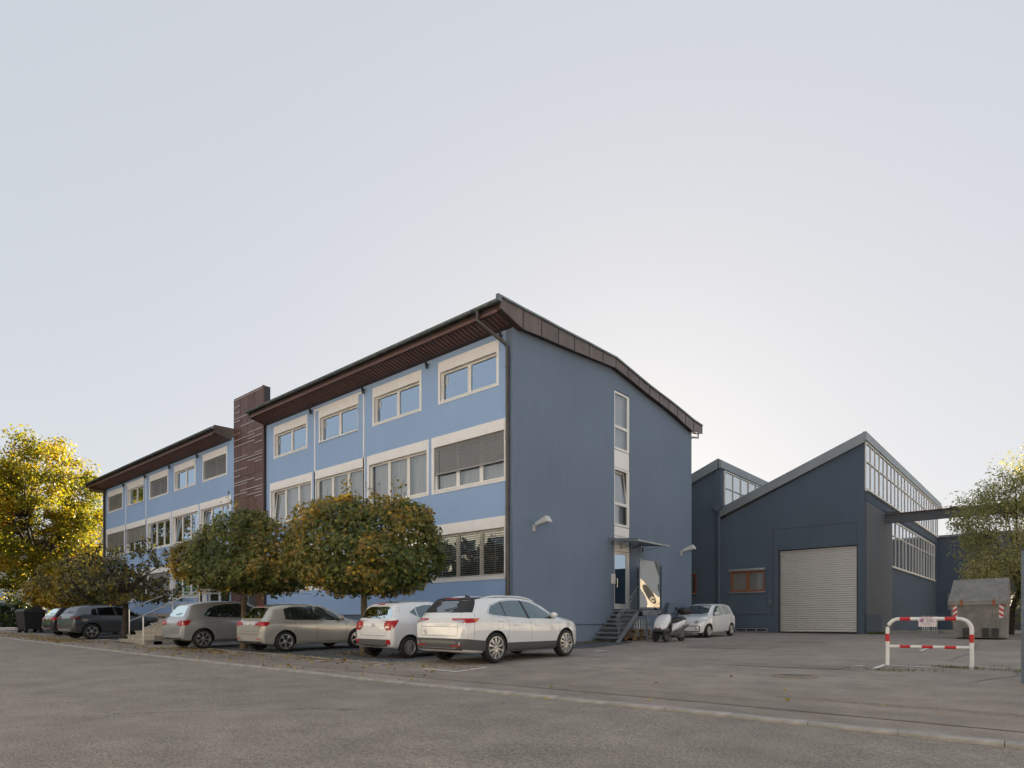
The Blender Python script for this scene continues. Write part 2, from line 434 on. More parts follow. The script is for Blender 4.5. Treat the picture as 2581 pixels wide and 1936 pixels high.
office = thing('office_building', 'long blue three storey office building with white framed windows and brown roof', 'building', (-30, YF, -.8))
BAYR = [-29.95, -25.98, -22.01, -18.04]; BAYL = [-53.80, -49.84, -45.87, -41.90, -37.93]
holes = []; WIN = []
def addwin(x0, trim, op, n, **k):
    WIN.append((trim, op, n, k)); holes.append(op)
for bi, x0 in enumerate(BAYL+BAYR):
    right = x0 > -31; b = bi-5 if right else bi
    spec = (b == 1)
    d = .48 if not spec else .52
    last = right and b == 3
    # top floor
    tr = (x0+.43, x0+3.46, 8.11, 9.67); op = (x0+.54, x0+3.35, 8.2, 9.27)
    addwin(x0, tr, op, 2, spec=spec, blind={(0,0): 1., (0,2): 1., (0,4): 1.}.get((right, b), 0), glass='pane', deep=not right, sticker=right)
    # first floor
    x1e = x0+3.9 if not last else -14.28
    tr = (x0+.06, x1e-.02 if not last else x1e, 4.82, 6.94); op = (x0+.2, (x1e-.14) if not last else -14.34, 4.93, 6.55)
    addwin(x0, tr, op, 3, blind={(0,0): .62, (0,1): .6, (1,3): .62}.get((right, b), 0), glass='pane_see' if right else 'pane', curtain=right or b in (2,),
           deep=not right, tilt={(1,0): 0, (0,3): 0, (0,4): 0}.get((right, b)), nobottom=spec)
    # ground floor
    if not right and b == 4: continue
    tr = (tr[0], tr[1], 1.52, 3.65); op = (op[0], op[1], 1.64, 3.26)
    addwin(x0, tr, op, 3, blind={(0,2): 1., (1,3): -1., (0,0): 1.}.get((right, b), 0), glass='pane_dark' if right and b == 3 else 'pane', curtain=right and b == 1, deep=not right)
door_op = (-36.9, -34.2, .45, 2.75); holes.append(door_op)
DEPTH = .15
# walls
mb = MB(); hl = [h for h in holes if h[0] < -33.8]
panel(mb, [(-53.8, .38), (-33.47, .38), (-33.47, 10.0), (-53.8, 10.0)], hl, PF, 0)
mb.add([(-53.8, YF, -.8), (-53.8, 29.6, -.8), (-53.8, 29.6, 9.5), (-53.8, 22.6, 10.3), (-53.8, YF, 10.0)], [(0, 1, 2, 3, 4)])
obj('street_wall', mb, M['facade'], office, label='long light blue wall of the far block')
mb = MB(); hr = [h for h in holes if h[0] > -33.8]
panel(mb, [(-30.26, .38), (-14.27, .38), (-14.27, 10.0), (-30.26, 10.0)], hr, PF, 0)
obj('street_wall', mb, M['facade'], office, label='light blue wall of the near block')
mb = MB(); mb.box(-53.8, -14.27, YF+.03, YF+.2, -1.0, .379)
obj('plinth', mb, M['plinth'], office)
mb = MB(); mb.box(-53.8, -14.27, YF-.012, YF+.03, .36, .385)
obj('plinth_drip_edge', mb, M['dark'], office)
# gable end wall (slate blue, wraps round the corner)
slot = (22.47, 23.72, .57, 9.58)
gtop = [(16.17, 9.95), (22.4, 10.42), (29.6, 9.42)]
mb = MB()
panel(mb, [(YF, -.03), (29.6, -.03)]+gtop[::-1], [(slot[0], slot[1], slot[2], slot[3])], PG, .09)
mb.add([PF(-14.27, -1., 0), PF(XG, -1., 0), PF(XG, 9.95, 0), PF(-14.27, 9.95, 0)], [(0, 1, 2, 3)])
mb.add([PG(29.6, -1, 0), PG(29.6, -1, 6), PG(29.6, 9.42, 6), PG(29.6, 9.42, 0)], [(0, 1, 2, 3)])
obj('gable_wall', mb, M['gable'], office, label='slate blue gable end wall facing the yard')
mb = MB(); mb.uvw(PG, YF+.02, 29.58, -1.2, -.032, .025, .2)
obj('gable_plinth', mb, M['gable'], office)
mb = MB(); mb.uvw(PG, YF+.01, 29.59, -.034, -.018, -.004, .03); obj('gable_drip_edge', mb, M['dark'], office)
# rear and inner shell so that nothing shines through
mb = MB(); mb.box(-53.7, XG-.2, YF+.75, YF+.8, -.8, 9.85); mb.box(XG-.9, XG-.85, YF+.8, 29.5, -.8, 9.3); mb.box(-53.7, XG-.2, 29.4, 29.6, -.8, 9.3)
for zf in (.4, 3.95, 7.25): mb.box(-53.7, XG-.2, YF+.16, YF+.75, zf-.1, zf+.1)
for xb in BAYL+BAYR[1:]+[-33.9, -30.1]: mb.box(xb-.05, xb+.05, YF+.16, YF+.75, -.5, 9.85)
obj('inner_shell', mb, M['interior'], office)

slat_cache = {}
def slat_mesh(width, drop, open_):
    mb = MB(); n = int(drop/.075)
    for k in range(n):
        z = -k*.075
        if open_: mb.hexa([(a, b, z+c) for c, sh in ((0, 0), (.006, 0)) for a, b in ((0, 0), (width, 0), (width, .07), (0, .07))])
        else: mb.hexa([(0, 0, z-.066), (width, 0, z-.066), (width, .004, z-.066), (0, .004, z-.066), (0, .028, z), (width, .028, z), (width, .034, z), (0, .034, z)])
    mb.box(0, width, -.004, .04, -n*.075-.04, -n*.075-.005)
    for q in (.12, .37, .63, .88): mb.box(width*q-.004, width*q+.004, -.006, -.002, -n*.075, 0)
    return mb
def window(parent, trim, op, n, P, spec=False, blind=0, glass='pane', curtain=False, deep=False, tilt=None, sticker=False, nobottom=False):
    x0, x1, z0, z1 = trim; a, b, c, d = op
    mb = MB(); e = -.022
    hdr = d+.0
    def tb(u0, u1, v0, v1, e=e): mb.uvw(P, u0, u1, v0, v1, e, .003)
    if spec:
        tb(x0-.37, x1+.37, z1-.02, z1+.07); tb(a-.1, b+.1, d, z1-.02, e-.012)
        tb(x0-.37, x0-.29, 4.9, z1-.02); tb(x1+.29, x1+.37, 4.9, z1-.02)
        tb(a-.1, a, c, d); tb(b, b+.02, c, d); mb.uvw(P, a-.1, b+.06, c-.05, c, -.06, .003)
    else:
        tb(x0, x1, z1-.075, z1); tb(x0, a, z0, z1-.075); tb(b, x1, z0, z1-.075)
        mb.uvw(P, a, b, d, z1-.10, e-.014, .003)                      # blind box cover
        tb(a, b, z1-.10, z1-.075)
        if not nobottom: tb(a, b, z0, c)
        mb.uvw(P, a, b, c-.03, c+.004, -.045, .003)
    # white reveal
    for (p, q) in (((a, c), (b, c)), ((b, c), (b, d)), ((b, d), (a, d)), ((a, d), (a, c))):
        pu, pv = p; qu, qv = q; k = .004
        mb.add([P(pu, pv, -.01), P(qu, qv, -.01), P(qu, qv, DEPTH), P(pu, pv, DEPTH)], [(0, 1, 2, 3)])
    wobj = obj('window', mb, M['trim'], parent)
    # sashes
    mb = MB(); fw = .075; w0 = .10; w1 = .15
    mb.uvw(P, a, b, c, c+fw, w0, w1); mb.uvw(P, a, b, d-.06, d, w0, w1)
    W = (b-a); mull = [a+W*i/n for i in range(n+1)]
    for i, m_ in enumerate(mull):
        hw = .085 if 0 < i < n else .07
        mb.uvw(P, max(a, m_-hw), min(b, m_+hw), c+fw, d-.06, w0-.004, w1)
    obj('sash_frame', mb, M['frame'], wobj)
    for i in range(n):
        u0 = mull[i]+.08; u1 = mull[i+1]-.08; v0 = c+fw; v1 = d-.06
        mb = MB()
        if tilt == i:
            L = .14
            mb.add([P(u0, v0, .125), P(u1, v0, .125), P(u1, v1, .125+L), P(u0, v1, .125+L)], [(0, 1, 2, 3)])
            obj('pane', mb, M[glass], wobj, recalc=False)
            mb = MB()
            for q0, q1 in ((u0-.03, u0+.045), (u1-.045, u1+.03)):
                mb.hexa([P(q0, v0, .1), P(q1, v0, .1), P(q1, v0, .13), P(q0, v0, .13), P(q0, v1, .1+L), P(q1, v1, .1+L), P(q1, v1, .13+L), P(q0, v1, .13+L)])
            mb.hexa([P(u0, v1-.07, .1+L*.95), P(u1, v1-.07, .1+L*.95), P(u1, v1-.07, .13+L), P(u0, v1-.07, .13+L), P(u0, v1, .1+L), P(u1, v1, .1+L), P(u1, v1, .13+L), P(u0, v1, .13+L)])
            obj('tilted_sash', mb, M['frame'], wobj)
        else:
            mb.add([P(u0, v0, .13), P(u1, v0, .13), P(u1, v1, .13), P(u0, v1, .13)], [(0, 1, 2, 3)])
            pn = obj('pane', mb, M[glass], wobj, recalc=False)
            if sticker and i == 0:
                mb = MB(); uu = u0+.08
                mb.uvw(P, uu, uu+.02, v1-.4, v1-.1, .120, .127); mb.uvw(P, uu+.11, uu+.13, v1-.4, v1-.1, .120, .127)
                for q in range(6): mb.uvw(P, uu+.02, uu+.11, v1-.4+q*.056, v1-.38+q*.056, .121, .127)
                obj('window_sticker', mb, M['white'], wobj)
    if curtain:
        mb = MB(); rows = []
        us = np.arange(a, b+.001, .035)
        for v in (c, d): rows.append([P(u, v, .30+(.02 if int(round(u/.035)) % 4 < 2 else .0)) for u in us])
        mb.grid(rows); obj('curtain', mb, M['curtain'], wobj, recalc=False)
    if blind:
        frac = abs(blind); o_ = blind < 0
        drop = (d-c)*frac-.02
        bm_ = slat_mesh(b-a-.02, drop, o_); mb = MB()
        mb.v = [P(a+.01+x_, d-.01+z_, .02+y_) for x_, y_, z_ in bm_.v]; mb.f = bm_.f; mb.m = bm_.m
        bo = obj('blind', mb, M['blind'], wobj); bo['kind'] = 'stuff'
for tr, op, n, k in WIN: window(office, tr, op, n, PF, **k)

# entrance under the brown tower
mb = MB(); a, b, c, d = door_op
mb.uvw(PF, a, a+.1, c, d, .05, .13); mb.uvw(PF, b-.1, b, c, d, .05, .13); mb.uvw(PF, a, b, d-.12, d, .05, .129); mb.uvw(PF, (a+b)/2-.06, (a+b)/2+.06, c, d-.12, .05, .128); mb.uvw(PF, a+.1, b-.1, c, c+.15, .05, .127)
ed = obj('entrance_door', mb, M['frame'], office)
mb = MB(); mb.add([PF(a+.1, c, .1), PF(b-.1, c, .1), PF(b-.1, d, .1), PF(a+.1, d, .1)], [(0, 1, 2, 3)]); obj('pane', mb, M['pane'], ed, recalc=False)
for a_, b_ in ((-37.95, -37.6), (-33.95, -33.73)):
    mb = MB(); mb.uvw(PF, a_, b_, .4, 2.95, -.06, -.002); obj('door_pilaster', mb, M['tower2'], office)
mb = MB(); mb.uvw(PF, -37.5, -37.0, .9, 2.2, -.03, -.002); obj('name_board', mb, M['white'], office)

# roof of both blocks
def roof(xa, xb, seed):
    prof = [(15.22, 10.46), (22.25, 10.68), (30.25, 9.86), (30.25, 9.74), (22.25, 10.52), (15.22, 10.32)]
    mb = MB(); mb.prism(prof, lambda p, q: (q, p[0], p[1]), xa+.02, xb-.05); r = obj('roof', mb, M['roof'], office)
    # soffit under the front eave
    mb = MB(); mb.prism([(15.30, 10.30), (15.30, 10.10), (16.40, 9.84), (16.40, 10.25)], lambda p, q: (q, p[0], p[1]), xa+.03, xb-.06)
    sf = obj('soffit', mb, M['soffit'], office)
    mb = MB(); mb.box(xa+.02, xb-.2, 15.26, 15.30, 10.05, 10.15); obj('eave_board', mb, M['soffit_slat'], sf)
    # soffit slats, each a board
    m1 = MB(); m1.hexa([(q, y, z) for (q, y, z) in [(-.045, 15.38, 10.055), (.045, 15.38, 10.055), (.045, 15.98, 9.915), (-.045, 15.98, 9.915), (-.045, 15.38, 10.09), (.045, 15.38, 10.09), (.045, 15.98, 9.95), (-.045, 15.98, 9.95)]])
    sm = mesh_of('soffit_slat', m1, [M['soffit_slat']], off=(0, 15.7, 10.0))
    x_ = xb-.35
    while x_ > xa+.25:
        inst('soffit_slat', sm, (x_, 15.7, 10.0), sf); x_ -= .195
    # gutter: half round with beads
    g1 = MB(); gp_ = [(math.cos(t_)*.075, math.sin(t_)*.075) for t_ in np.linspace(math.pi, 2*math.pi, 9)]
    gp2 = gp_+[(p*.9, q*.9) for p, q in gp_[::-1]]
    g1.prism([(15.145+p, 10.345+q) for p, q in gp2], lambda p, q: (q, p[0], p[1]), xa-.05, xb-.06)
    g1.tube([(xa-.05, 15.07, 10.345), (xb-.06, 15.07, 10.345)], .014, 6)
    gt = obj('gutter', g1, M['zinc'], office, smooth=50)
    mb = MB(); x_ = xb-1.2
    while x_ > xa: mb.box(x_-.015, x_+.015, 15.065, 15.225, 10.255, 10.275); mb.box(x_-.015, x_+.015, 15.062, 15.07, 10.26, 10.36); x_ -= 1.0
    obj('gutter_bracket', mb, M['zinc'], gt)
    return r
roof(-30.28, -13.66, 1); roof(-55.15, -33.95, 2)
# verge panels over the gable end, each a sheet of its own
vt = [(15.26, 10.48), (16.40, 10.50), (17.39, 10.54), (18.37, 10.56), (19.35, 10.60), (20.31, 10.64), (21.26, 10.66), (22.22, 10.70), (23.16, 10.58), (24.07, 10.46), (24.97, 10.35), (25.87, 10.26), (26.75, 10.19), (27.60, 10.10), (28.46, 10.00), (29.33, 9.89), (30.28, 9.84)]
vb = [(15.26, 10.12), (16.40, 9.84), (17.39, 9.92), (18.37, 9.99), (19.35, 10.06), (20.31, 10.14), (21.26, 10.22), (22.22, 10.30), (23.16, 10.19), (24.07, 10.07), (24.97, 9.95), (25.87, 9.86), (26.75, 9.76), (27.60, 9.64), (28.46, 9.48), (29.33, 9.34), (30.28, 9.44)]
def verge(x0, x1, parent, full=True):
    for i in range(len(vt)-1):
        g = .012
        mb = MB(); y0, za = vt[i]; y1, zb_ = vt[i+1]; c0 = vb[i][1]; c1 = vb[i+1][1]
        mb.hexa([(x0, y0+g, c0), (x1, y0+g, c0), (x1, y1-g, c1), (x0, y1-g, c1), (x0, y0+g, za-.02), (x1, y0+g, za-.02), (x1, y1-g, zb_-.02), (x0, y1-g, zb_-.02)])
        obj('verge_panel', mb, M['copper'], parent)
    mb = MB(); se = MB()
    for i in range(len(vt)-1):
        (y0, za), (y1, zb_) = vt[i], vt[i+1]
        mb.hexa([(x0-.02, y0, za-.022), (x1+.05, y0, za-.022), (x1+.05, y1, zb_-.022), (x0-.02, y1, zb_-.022), (x0-.02, y0, za+.045), (x1+.05, y0, za+.045), (x1+.05, y1, zb_+.045), (x0-.02, y1, zb_+.045)])
        se.hexa([(x1-.005, y1-.02, vb[i+1][1]+.004), (x1+.012, y1-.02, vb[i+1][1]+.004), (x1+.012, y1+.02, vb[i+1][1]+.004), (x1-.005, y1+.02, vb[i+1][1]+.004),
                 (x1-.005, y1-.02, zb_-.025), (x1+.012, y1-.02, zb_-.025), (x1+.012, y1+.02, zb_-.025), (x1-.005, y1+.02, zb_-.025)])
    obj('verge_cap', mb, M['zinc'], parent); o_ = obj('verge_seam', se, M['dark'], parent); o_['kind'] = 'stuff'
    mb = MB()
    for i in range(1, len(vt)-1):
        mb.hexa([(x0-.3, vb[i][0], vb[i][1]+.04), (x0, vb[i][0], vb[i][1]+.04), (x0, vb[i+1][0], vb[i+1][1]+.04), (x0-.3, vb[i+1][0], vb[i+1][1]+.04),
                 (x0-.3, vb[i][0], vb[i][1]+.12), (x0, vb[i][0], vb[i][1]+.12), (x0, vb[i+1][0], vb[i+1][1]+.12), (x0-.3, vb[i+1][0], vb[i+1][1]+.12)])
    obj('verge_soffit', mb, M['soffit'], parent)
    mb = MB(); mb.box(x0-.02, x1+.05, 15.1, 15.262, 10.30, 10.52); obj('verge_end_cap', mb, M['zinc'], parent)
verge(-13.74, -13.70, office)
# closing boards on the other roof ends
for xe, s in ((-34.0, 1), (-30.28, -1), (-55.15, -1)):
    mb = MB(); pts = [(15.24, 10.5), (22.25, 10.70), (30.25, 9.88), (30.25, 9.5), (22.25, 10.3), (16.4, 9.84), (15.24, 10.1)]
    mb.prism(pts, lambda p, q: (q, p[0], p[1]), xe-.02, xe+.02); obj('verge_board', mb, M['copper'], office)
mb = MB(); mb.box(-55.1, -53.82, 15.3, 29.8, 9.86, 9.9); obj('end_soffit', mb, M['soffit'], office)
# back gutter outlet
mb = MB(); mb.tube([(-13.85, 30.15, 9.55), (-13.85, 30.15, 9.25), (-13.95, 29.72, 9.2), (-13.98, 29.66, 9.15)], .05, 8); obj('rear_outlet', mb, M['galv'], office, smooth=40)

# downpipe at the corner
mb = MB(); xd = -14.13
mb.tube([(-14.62, 15.145, 10.27), (-14.62, 15.16, 9.98), (-14.58, 15.22, 9.90), (xd-.03, YF-.16, 9.35), (xd, YF-.09, 9.24), (xd, YF-.09, -.75)], .062, 10)
for zc in (8.6, 6.2, 3.9, 1.0): mb.lathe([(.062, -.03), (.075, -.03), (.075, .03), (.062, .03)], (xd, YF-.09, zc), (0, 0, 1), 12)
dp = obj('downpipe', mb, M['pipe'], office, smooth=40)
mb = MB(); mb.tube([(-54.0, YF-.09, 9.8), (-54.0, YF-.09, -.4)], .07, 8); obj('downpipe', mb, M['pipe'], office, smooth=40)
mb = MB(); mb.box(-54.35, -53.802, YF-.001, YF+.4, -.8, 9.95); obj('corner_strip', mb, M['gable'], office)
# small black spotlights under the eave
for xs_ in [-53.66, -49.95, -45.98, -42.01, -38.04, -26.09, -22.12, -18.15, -14.42]:
    mb = MB(); mb.lathe([(0, -.12), (.05, -.12), (.055, .08), (.03, .12), (0, .12)], (xs_, YF-.12, 9.70), (0, -.25, 1), 10); mb.box(xs_-.02, xs_+.02, YF-.1, YF, 9.72, 9.76)
    obj('eave_spotlight', mb, M['black'], office, smooth=40)

# gable window slot
u0, u1 = 22.49, 23.60
def gwin(v0, v1, tr, tilt=False):
    mb = MB(); D0, D1 = .02, .085
    mb.uvw(PG, u0, u0+.07, v0, v1, D0, D1); mb.uvw(PG, u1-.07, u1+.1, v0, v1, D0, D1)
    mb.uvw(PG, u0+.07, u1-.07, v1-.09, v1, D0, D1); mb.uvw(PG, u0+.07, u1-.07, v0, v0+.1, D0, D1); mb.uvw(PG, u0+.07, u1-.07, tr-.07, tr+.05, D0, D1)
    wo = obj('stair_window', mb, M['frame'], office)
    mb = MB(); mb.add([PG(u0+.07, v0+.1, .06), PG(u1-.07, v0+.1, .06), PG(u1-.07, tr-.07, .06), PG(u0+.07, tr-.07, .06)], [(0, 1, 2, 3)]); obj('pane', mb, M['pane_see'], wo, recalc=False)
    L = .16 if tilt else 0
    mb = MB(); mb.add([PG(u0+.07, tr+.05, .06), PG(u1-.07, tr+.05, .06), PG(u1-.07, v1-.09, .06+L), PG(u0+.07, v1-.09, .06+L)], [(0, 1, 2, 3)]); obj('pane', mb, M['pane_see'], wo, recalc=False)
    if tilt:
        mb = MB(); q1 = u1-.03; q0 = u1-.10
        mb.hexa([PG(q0, tr+.05, .05), PG(q1, tr+.05, .05), PG(q1, tr+.05, .08), PG(q0, tr+.05, .08), PG(q0, v1-.09, .05+L), PG(q1, v1-.09, .05+L), PG(q1, v1-.09, .08+L), PG(q0, v1-.09, .08+L)])
        mb.hexa([PG(u0, v1-.16, .05+L), PG(q1, v1-.16, .05+L), PG(q1, v1-.16, .08+L), PG(u0, v1-.16, .08+L), PG(u0, v1-.09, .05+L), PG(q1, v1-.09, .05+L), PG(q1, v1-.09, .08+L), PG(u0, v1-.09, .08+L)])
        obj('tilted_sash', mb, M['frame'], wo)
    mb = MB(); mb.uvw(PG, u0, u1+.1, v0, v1, .25, .26); obj('curtain', mb, M['curtain'], wo)
gwin(7.16, 9.55, 8.12); gwin(4.02, 6.42, 4.95, True)
for v0, v1 in ((6.44, 7.14), (3.62, 4.0), (3.30, 3.60), (3.0, 3.28)):
    mb = MB(); mb.uvw(PG, u0, u1+.1, v0, v1, .03, .085); obj('white_infill_panel', mb, M['trim'], office)
mb = MB(); mb.uvw(PG, u0, u0+.06, .6, 2.98, .02, .085); mb.uvw(PG, u1-.15, u1+.1, .6, 2.98, .02, .085); mb.uvw(PG, u0+.06, u1-.15, .6, .82, .02, .085); mb.uvw(PG, u0+.06, u1-.15, 2.86, 2.98, .02, .085)
yd = obj('yard_door', mb, M['frame'], office)
mb = MB(); mb.add([PG(u0+.06, .82, .066), PG(u1-.15, .82, .046), PG(u1-.15, 2.86, .046), PG(u0+.06, 2.86, .066)], [(0, 1, 2, 3)]); obj('pane', mb, M['pane'], yd, recalc=False)
mb = MB(); mb.tube([PG(u0+.16, 1.5, .03), PG(u0+.16, 1.5, -.04), PG(u0+.16, 1.85, -.04), PG(u0+.16, 1.85, .03)], .012, 6); obj('door_handle', mb, M['steel'], yd)
mb = MB(); mb.uvw(PG, 22.25, 22.42, 1.62, 2.02, -.1, -.001); obj('letter_box', mb, M['white'], office)
# brown stair tower
YT = 16.05; PT = lambda u, v, w_: (u, YT+w_, v)
tw0, tw1 = -33.47, -30.27
mb = MB(); mb.box(tw0+.01, tw1-.01, YT+.03, YT+.34, -.8, 11.9); mb.box(tw0+.02, tw1-.02, YT+.33, YT+4, -.8, 10.2); obj('tower_core', mb, M['dark'], office)
cols = np.linspace(tw0, tw1-.12, 5)
tz = [-.6, 1.6, 3.1, 4.15, 5.5, 6.55, 7.65, 8.6, 9.5, 10.6, 11.92]
rt = random.Random(5)
for ci in range(4):
    for zi in range(len(tz)-1):
        if tz[zi] < 2.5 : 
            if ci in (1, 2): continue
        dz = .0
        mb = MB(); mb.uvw(PT, cols[ci]+.008, cols[ci+1]-.008, tz[zi]+.006, tz[zi+1]-.006, rt.uniform(-.012, .0), .03)
        obj('cladding_panel', mb, M['tower'] if rt.random() < .6 else M['tower2'], office)
mb = MB(); mb.uvw(PT, tw1-.115, tw1, -.6, 11.92, -.03, .03); obj('tower_edge_profile', mb, M['tower2'], office)
for z_, c0, c1 in [(11.42, 0, 1), (11.11, 0, 1), (10.8, 0, 2), (10.65, 0, 1), (10.32, 1, 3.2), (9.84, 2, 4), (10.0, 0, 1), (9.68, 0, 3), (9.52, 2, 4), (9.19, 3, 4), (9.35, 0, 3), (8.7, 3, 4), (8.72, 0, 2), (8.57, 0, 4), (8.39, 2, 4), (8.24, 3, 4), (8.08, 0, 2), (7.76, 0, 1), (7.42, 0, 3), (7.28, 3, 4), (7.29, 0, 2), (6.95, 1, 4), (6.8, 3, 4), (6.8, 0, 2), (6.64, 2, 4), (6.48, 3, 4), (11.8, 0, 4), (4.1, 0, 2), (3.7, 2, 4), (3.3, 1, 3)]:
    mb = MB(); ua = cols[int(c0)]+.01; ub = tw0+(tw1-.12-tw0)*c1/4-.01
    mb.uvw(PT, ua, ub, z_-.018, z_+.018, -.035, -.013); obj('joint_strip', mb, M['strip'], office)

# tar seams and cracks in the asphalt
def seam(pts, wd, dz=.006):
    rs = random.Random(int(abs(pts[0][0]*100))); P = []
    for (a, b) in zip(pts[:-1], pts[1:]):
        n = max(2, int(math.hypot(b[0]-a[0], b[1]-a[1])/.22))
        for k in range(n):
            f = k/n; P.append((a[0]+(b[0]-a[0])*f+rs.uniform(-.03, .03), a[1]+(b[1]-a[1])*f+rs.uniform(-.03, .03)))
    P.append(pts[-1]); rows = [[], []]
    for i, p in enumerate(P):
        q0 = P[max(0, i-1)]; q1 = P[min(len(P)-1, i+1)]; d = math.hypot(q1[0]-q0[0], q1[1]-q0[1]) or 1; nx, ny = -(q1[1]-q0[1])/d, (q1[0]-q0[0])/d
        w2 = wd*rs.uniform(.35, .7)
        rows[0].append((p[0]+nx*w2, p[1]+ny*w2, G(p[0], p[1])+dz)); rows[1].append((p[0]-nx*w2, p[1]-ny*w2, G(p[0], p[1])+dz))
    return rows
mb = MB()
for pts, wd in [([(-8.6, 9.6), (-7.35, 10.4), (-7.32, 11.65), (-6.3, 11.5), (-5.0, 12.2)], .022), ([(-6.8, 14.9), (-5.6, 14.5), (-4.1, 14.1), (-2.9, 13.6)], .05), ([(-2.0, 17.5), (-1.9, 21), (-2.2, 26)], .03), ([(-10.5, 12.5), (-9.2, 14.8), (-9.4, 18.5)], .018), ([(-4.2, 16), (-7.5, 17.2), (-10.5, 17.0)], .016), ([(-1.2, 12.6), (-.6, 14.4), (-.9, 16.6)], .03)]:
    mb.grid(seam(pts, wd))
M['tar'] = pmat('tar_seam', (.17, .158, .148), .6)
obj('tar_seams', mb, M['tar'], kind='structure', recalc=False)
for i, (x0_, x1_, y0_, y1_, mm) in enumerate([(-9.4, -6.9, 19.5, 22.3, 'patch'), (-8.1, -6.5, 24.0, 25.4, 'patch'), (-5.6, -3.4, 13.6, 14.5, 'patch')]):
    mb = MB(); gpoly(mb, [(x0_, y0_), (x1_, y0_+.1), (x1_+.05, y1_), (x0_+.1, y1_-.05)], .003+.001*i); obj('asphalt_patch', mb, M[mm], kind='structure', recalc=False)
# ================================================================== SAWTOOTH HALL
YH_ = 34.0; XS = -7.24
PH = lambda u, v, w_: (u, YH_+w_, v)
PS = lambda u, v, w_: (XS-w_, u, v)
HEND = 57.0
hall = thing('sawtooth_hall', 'dark slate workshop hall with sawtooth roof, roller shutter and long glazed clerestory', 'building', (-9, YH_, -.45))
# front wall: two teeth
win1 = (-13.74, -11.94, 1.70, 2.80); win0 = (-17.3, -15.72, 1.70, 2.80)
rec = (-11.48, -7.56, .45, 4.86)
outer = [(-26, -.9), (-11.26, -.9), (-11.26, .45), (-7.55, .45), (-7.55, -.9), (XS, -.9), (XS, 8.66), (-14.28, 5.86), (-14.28, 8.55), (-14.62, 8.50), (-21.5, 5.86), (-26, 5.86)]
outer = [(-26, -.9), (-11.255, -.9), (-11.255, 3.78), (-7.545, 3.78), (-7.545, -.9), (XS, -.9), (XS, 8.62), (-14.30, 5.70), (-14.30, 8.55), (-21.5, 5.70), (-26, 5.70)]
mb = MB(); panel(mb, outer, [win1, win0], PH, .12)
mb.add([PH(-11.255, -.9, 0), PH(-11.255, 3.78, 0), PH(-11.255, 3.78, .3), PH(-11.255, -.9, .3)], [(0, 1, 2, 3)])
mb.add([PH(-7.545, -.9, 0), PH(-7.545, 3.78, 0), PH(-7.545, 3.78, .3), PH(-7.545, -.9, .3)], [(0, 1, 2, 3)])
mb.add([PH(-11.255, 3.78, 0), PH(-7.545, 3.78, 0), PH(-7.545, 3.78, .3), PH(-11.255, 3.78, .3)], [(0, 1, 2, 3)])
obj('front_wall', mb, M['hall'], hall)
# shallow joint lines and panels standing proud of the wall
mb = MB()
for (a, b, c, d) in [(-11.5, -7.58, 4.85, 4.875), (-11.515, -11.49, .5, 4.875), (-7.60, -7.58, 3.8, 4.875), (-14.64, -14.62, .0, 5.7), (-14.64, -14.42, 5.68, 5.7), (-13.6, -11.5, .47, .50), (-7.4, -7.22, .47, .50)]:
    mb.uvw(PH, a, b, c, d, -.010, .01)
obj('wall_joint', mb, M['dark'], hall)
# verge fascias along the two slopes
def fascia(xa, za, xb, zb):
    mb = MB(); mb.hexa([(xa, YH_-.16, za-.10), (xb, YH_-.16, zb-.10), (xb, YH_+.02, zb-.10), (xa, YH_+.02, za-.10), (xa, YH_-.18, za+.38), (xb, YH_-.18, zb+.38), (xb, YH_+.02, zb+.38), (xa, YH_+.02, za+.38)])
    return mb
M['fascia'] = pmat('grey_blue_fascia', (.215, .25, .28), .42, metal=.35, var=.12, vs=.6)
obj('verge_fascia', fascia(-14.40, 5.88, -7.20, 8.72), M['fascia'], hall)
obj('verge_fascia', fascia(-21.60, 5.76, -14.42, 8.60), M['fascia'], hall)
for xa, xb in ((-14.35, -7.22), (-21.6, -14.42)):
    mb = MB(); mb.hexa([(xa, YH_-.1, 6.0), (xb, YH_-.1, 8.86), (xb, HEND+2, 8.86), (xa, HEND+2, 6.0), (xa, YH_-.1, 6.2), (xb, YH_-.1, 9.06), (xb, HEND+2, 9.06), (xa, HEND+2, 6.2)])
    obj('roof_slope', mb, M['roof'], hall)
# clerestory glazing strips
def glazing(xp, y0, y1, v0, v1, tr, pitch, name, parent, pane_m, fw=.045, label=None):
    P = lambda u, v, w_: (xp-w_, u, v)
    mb = MB(); n = max(1, round((y1-y0)/pitch)); p = (y1-y0)/n
    for i in range(n+1):
        h_ = fw*.5 if 0 < i < n else fw
        mb.uvw(P, y0+i*p-h_, y0+i*p+h_, v0, v1, -.03, .05)
    for v, hh in [(v0+.03, .035), (v1-.03, .035)]+[(q, .025) for q in tr]: mb.uvw(P, y0, y1, v-hh, v+hh, -.036, .048)
    g = obj(name, mb, M['white'], parent, label=label)
    vv = [v0]+list(tr)+[v1]; cache = {}
    for j in range(len(vv)-1):
        m1 = MB(); m1.add([(0, -p/2, vv[j]), (0, p/2, vv[j]), (0, p/2, vv[j+1]), (0, -p/2, vv[j+1])], [(0, 1, 2, 3)])
        me = mesh_of('pane', m1, [pane_m], recalc=False)
        for i in range(n):
            o = inst('pane', me, (xp-.01, y0+(i+.5)*p, 0), g)
            o.rotation_euler.z = random.uniform(-.018, .018)
    return g
glazing(XS+.02, 34.06, 56.6, 6.42, 8.66, [7.75], .97, 'clerestory', hall, M['pane_hall'])
glazing(-14.30+.04, 34.4, 56.6, 6.2, 8.45, [7.5], 1.15, 'clerestory', hall, M['pane_hall'])
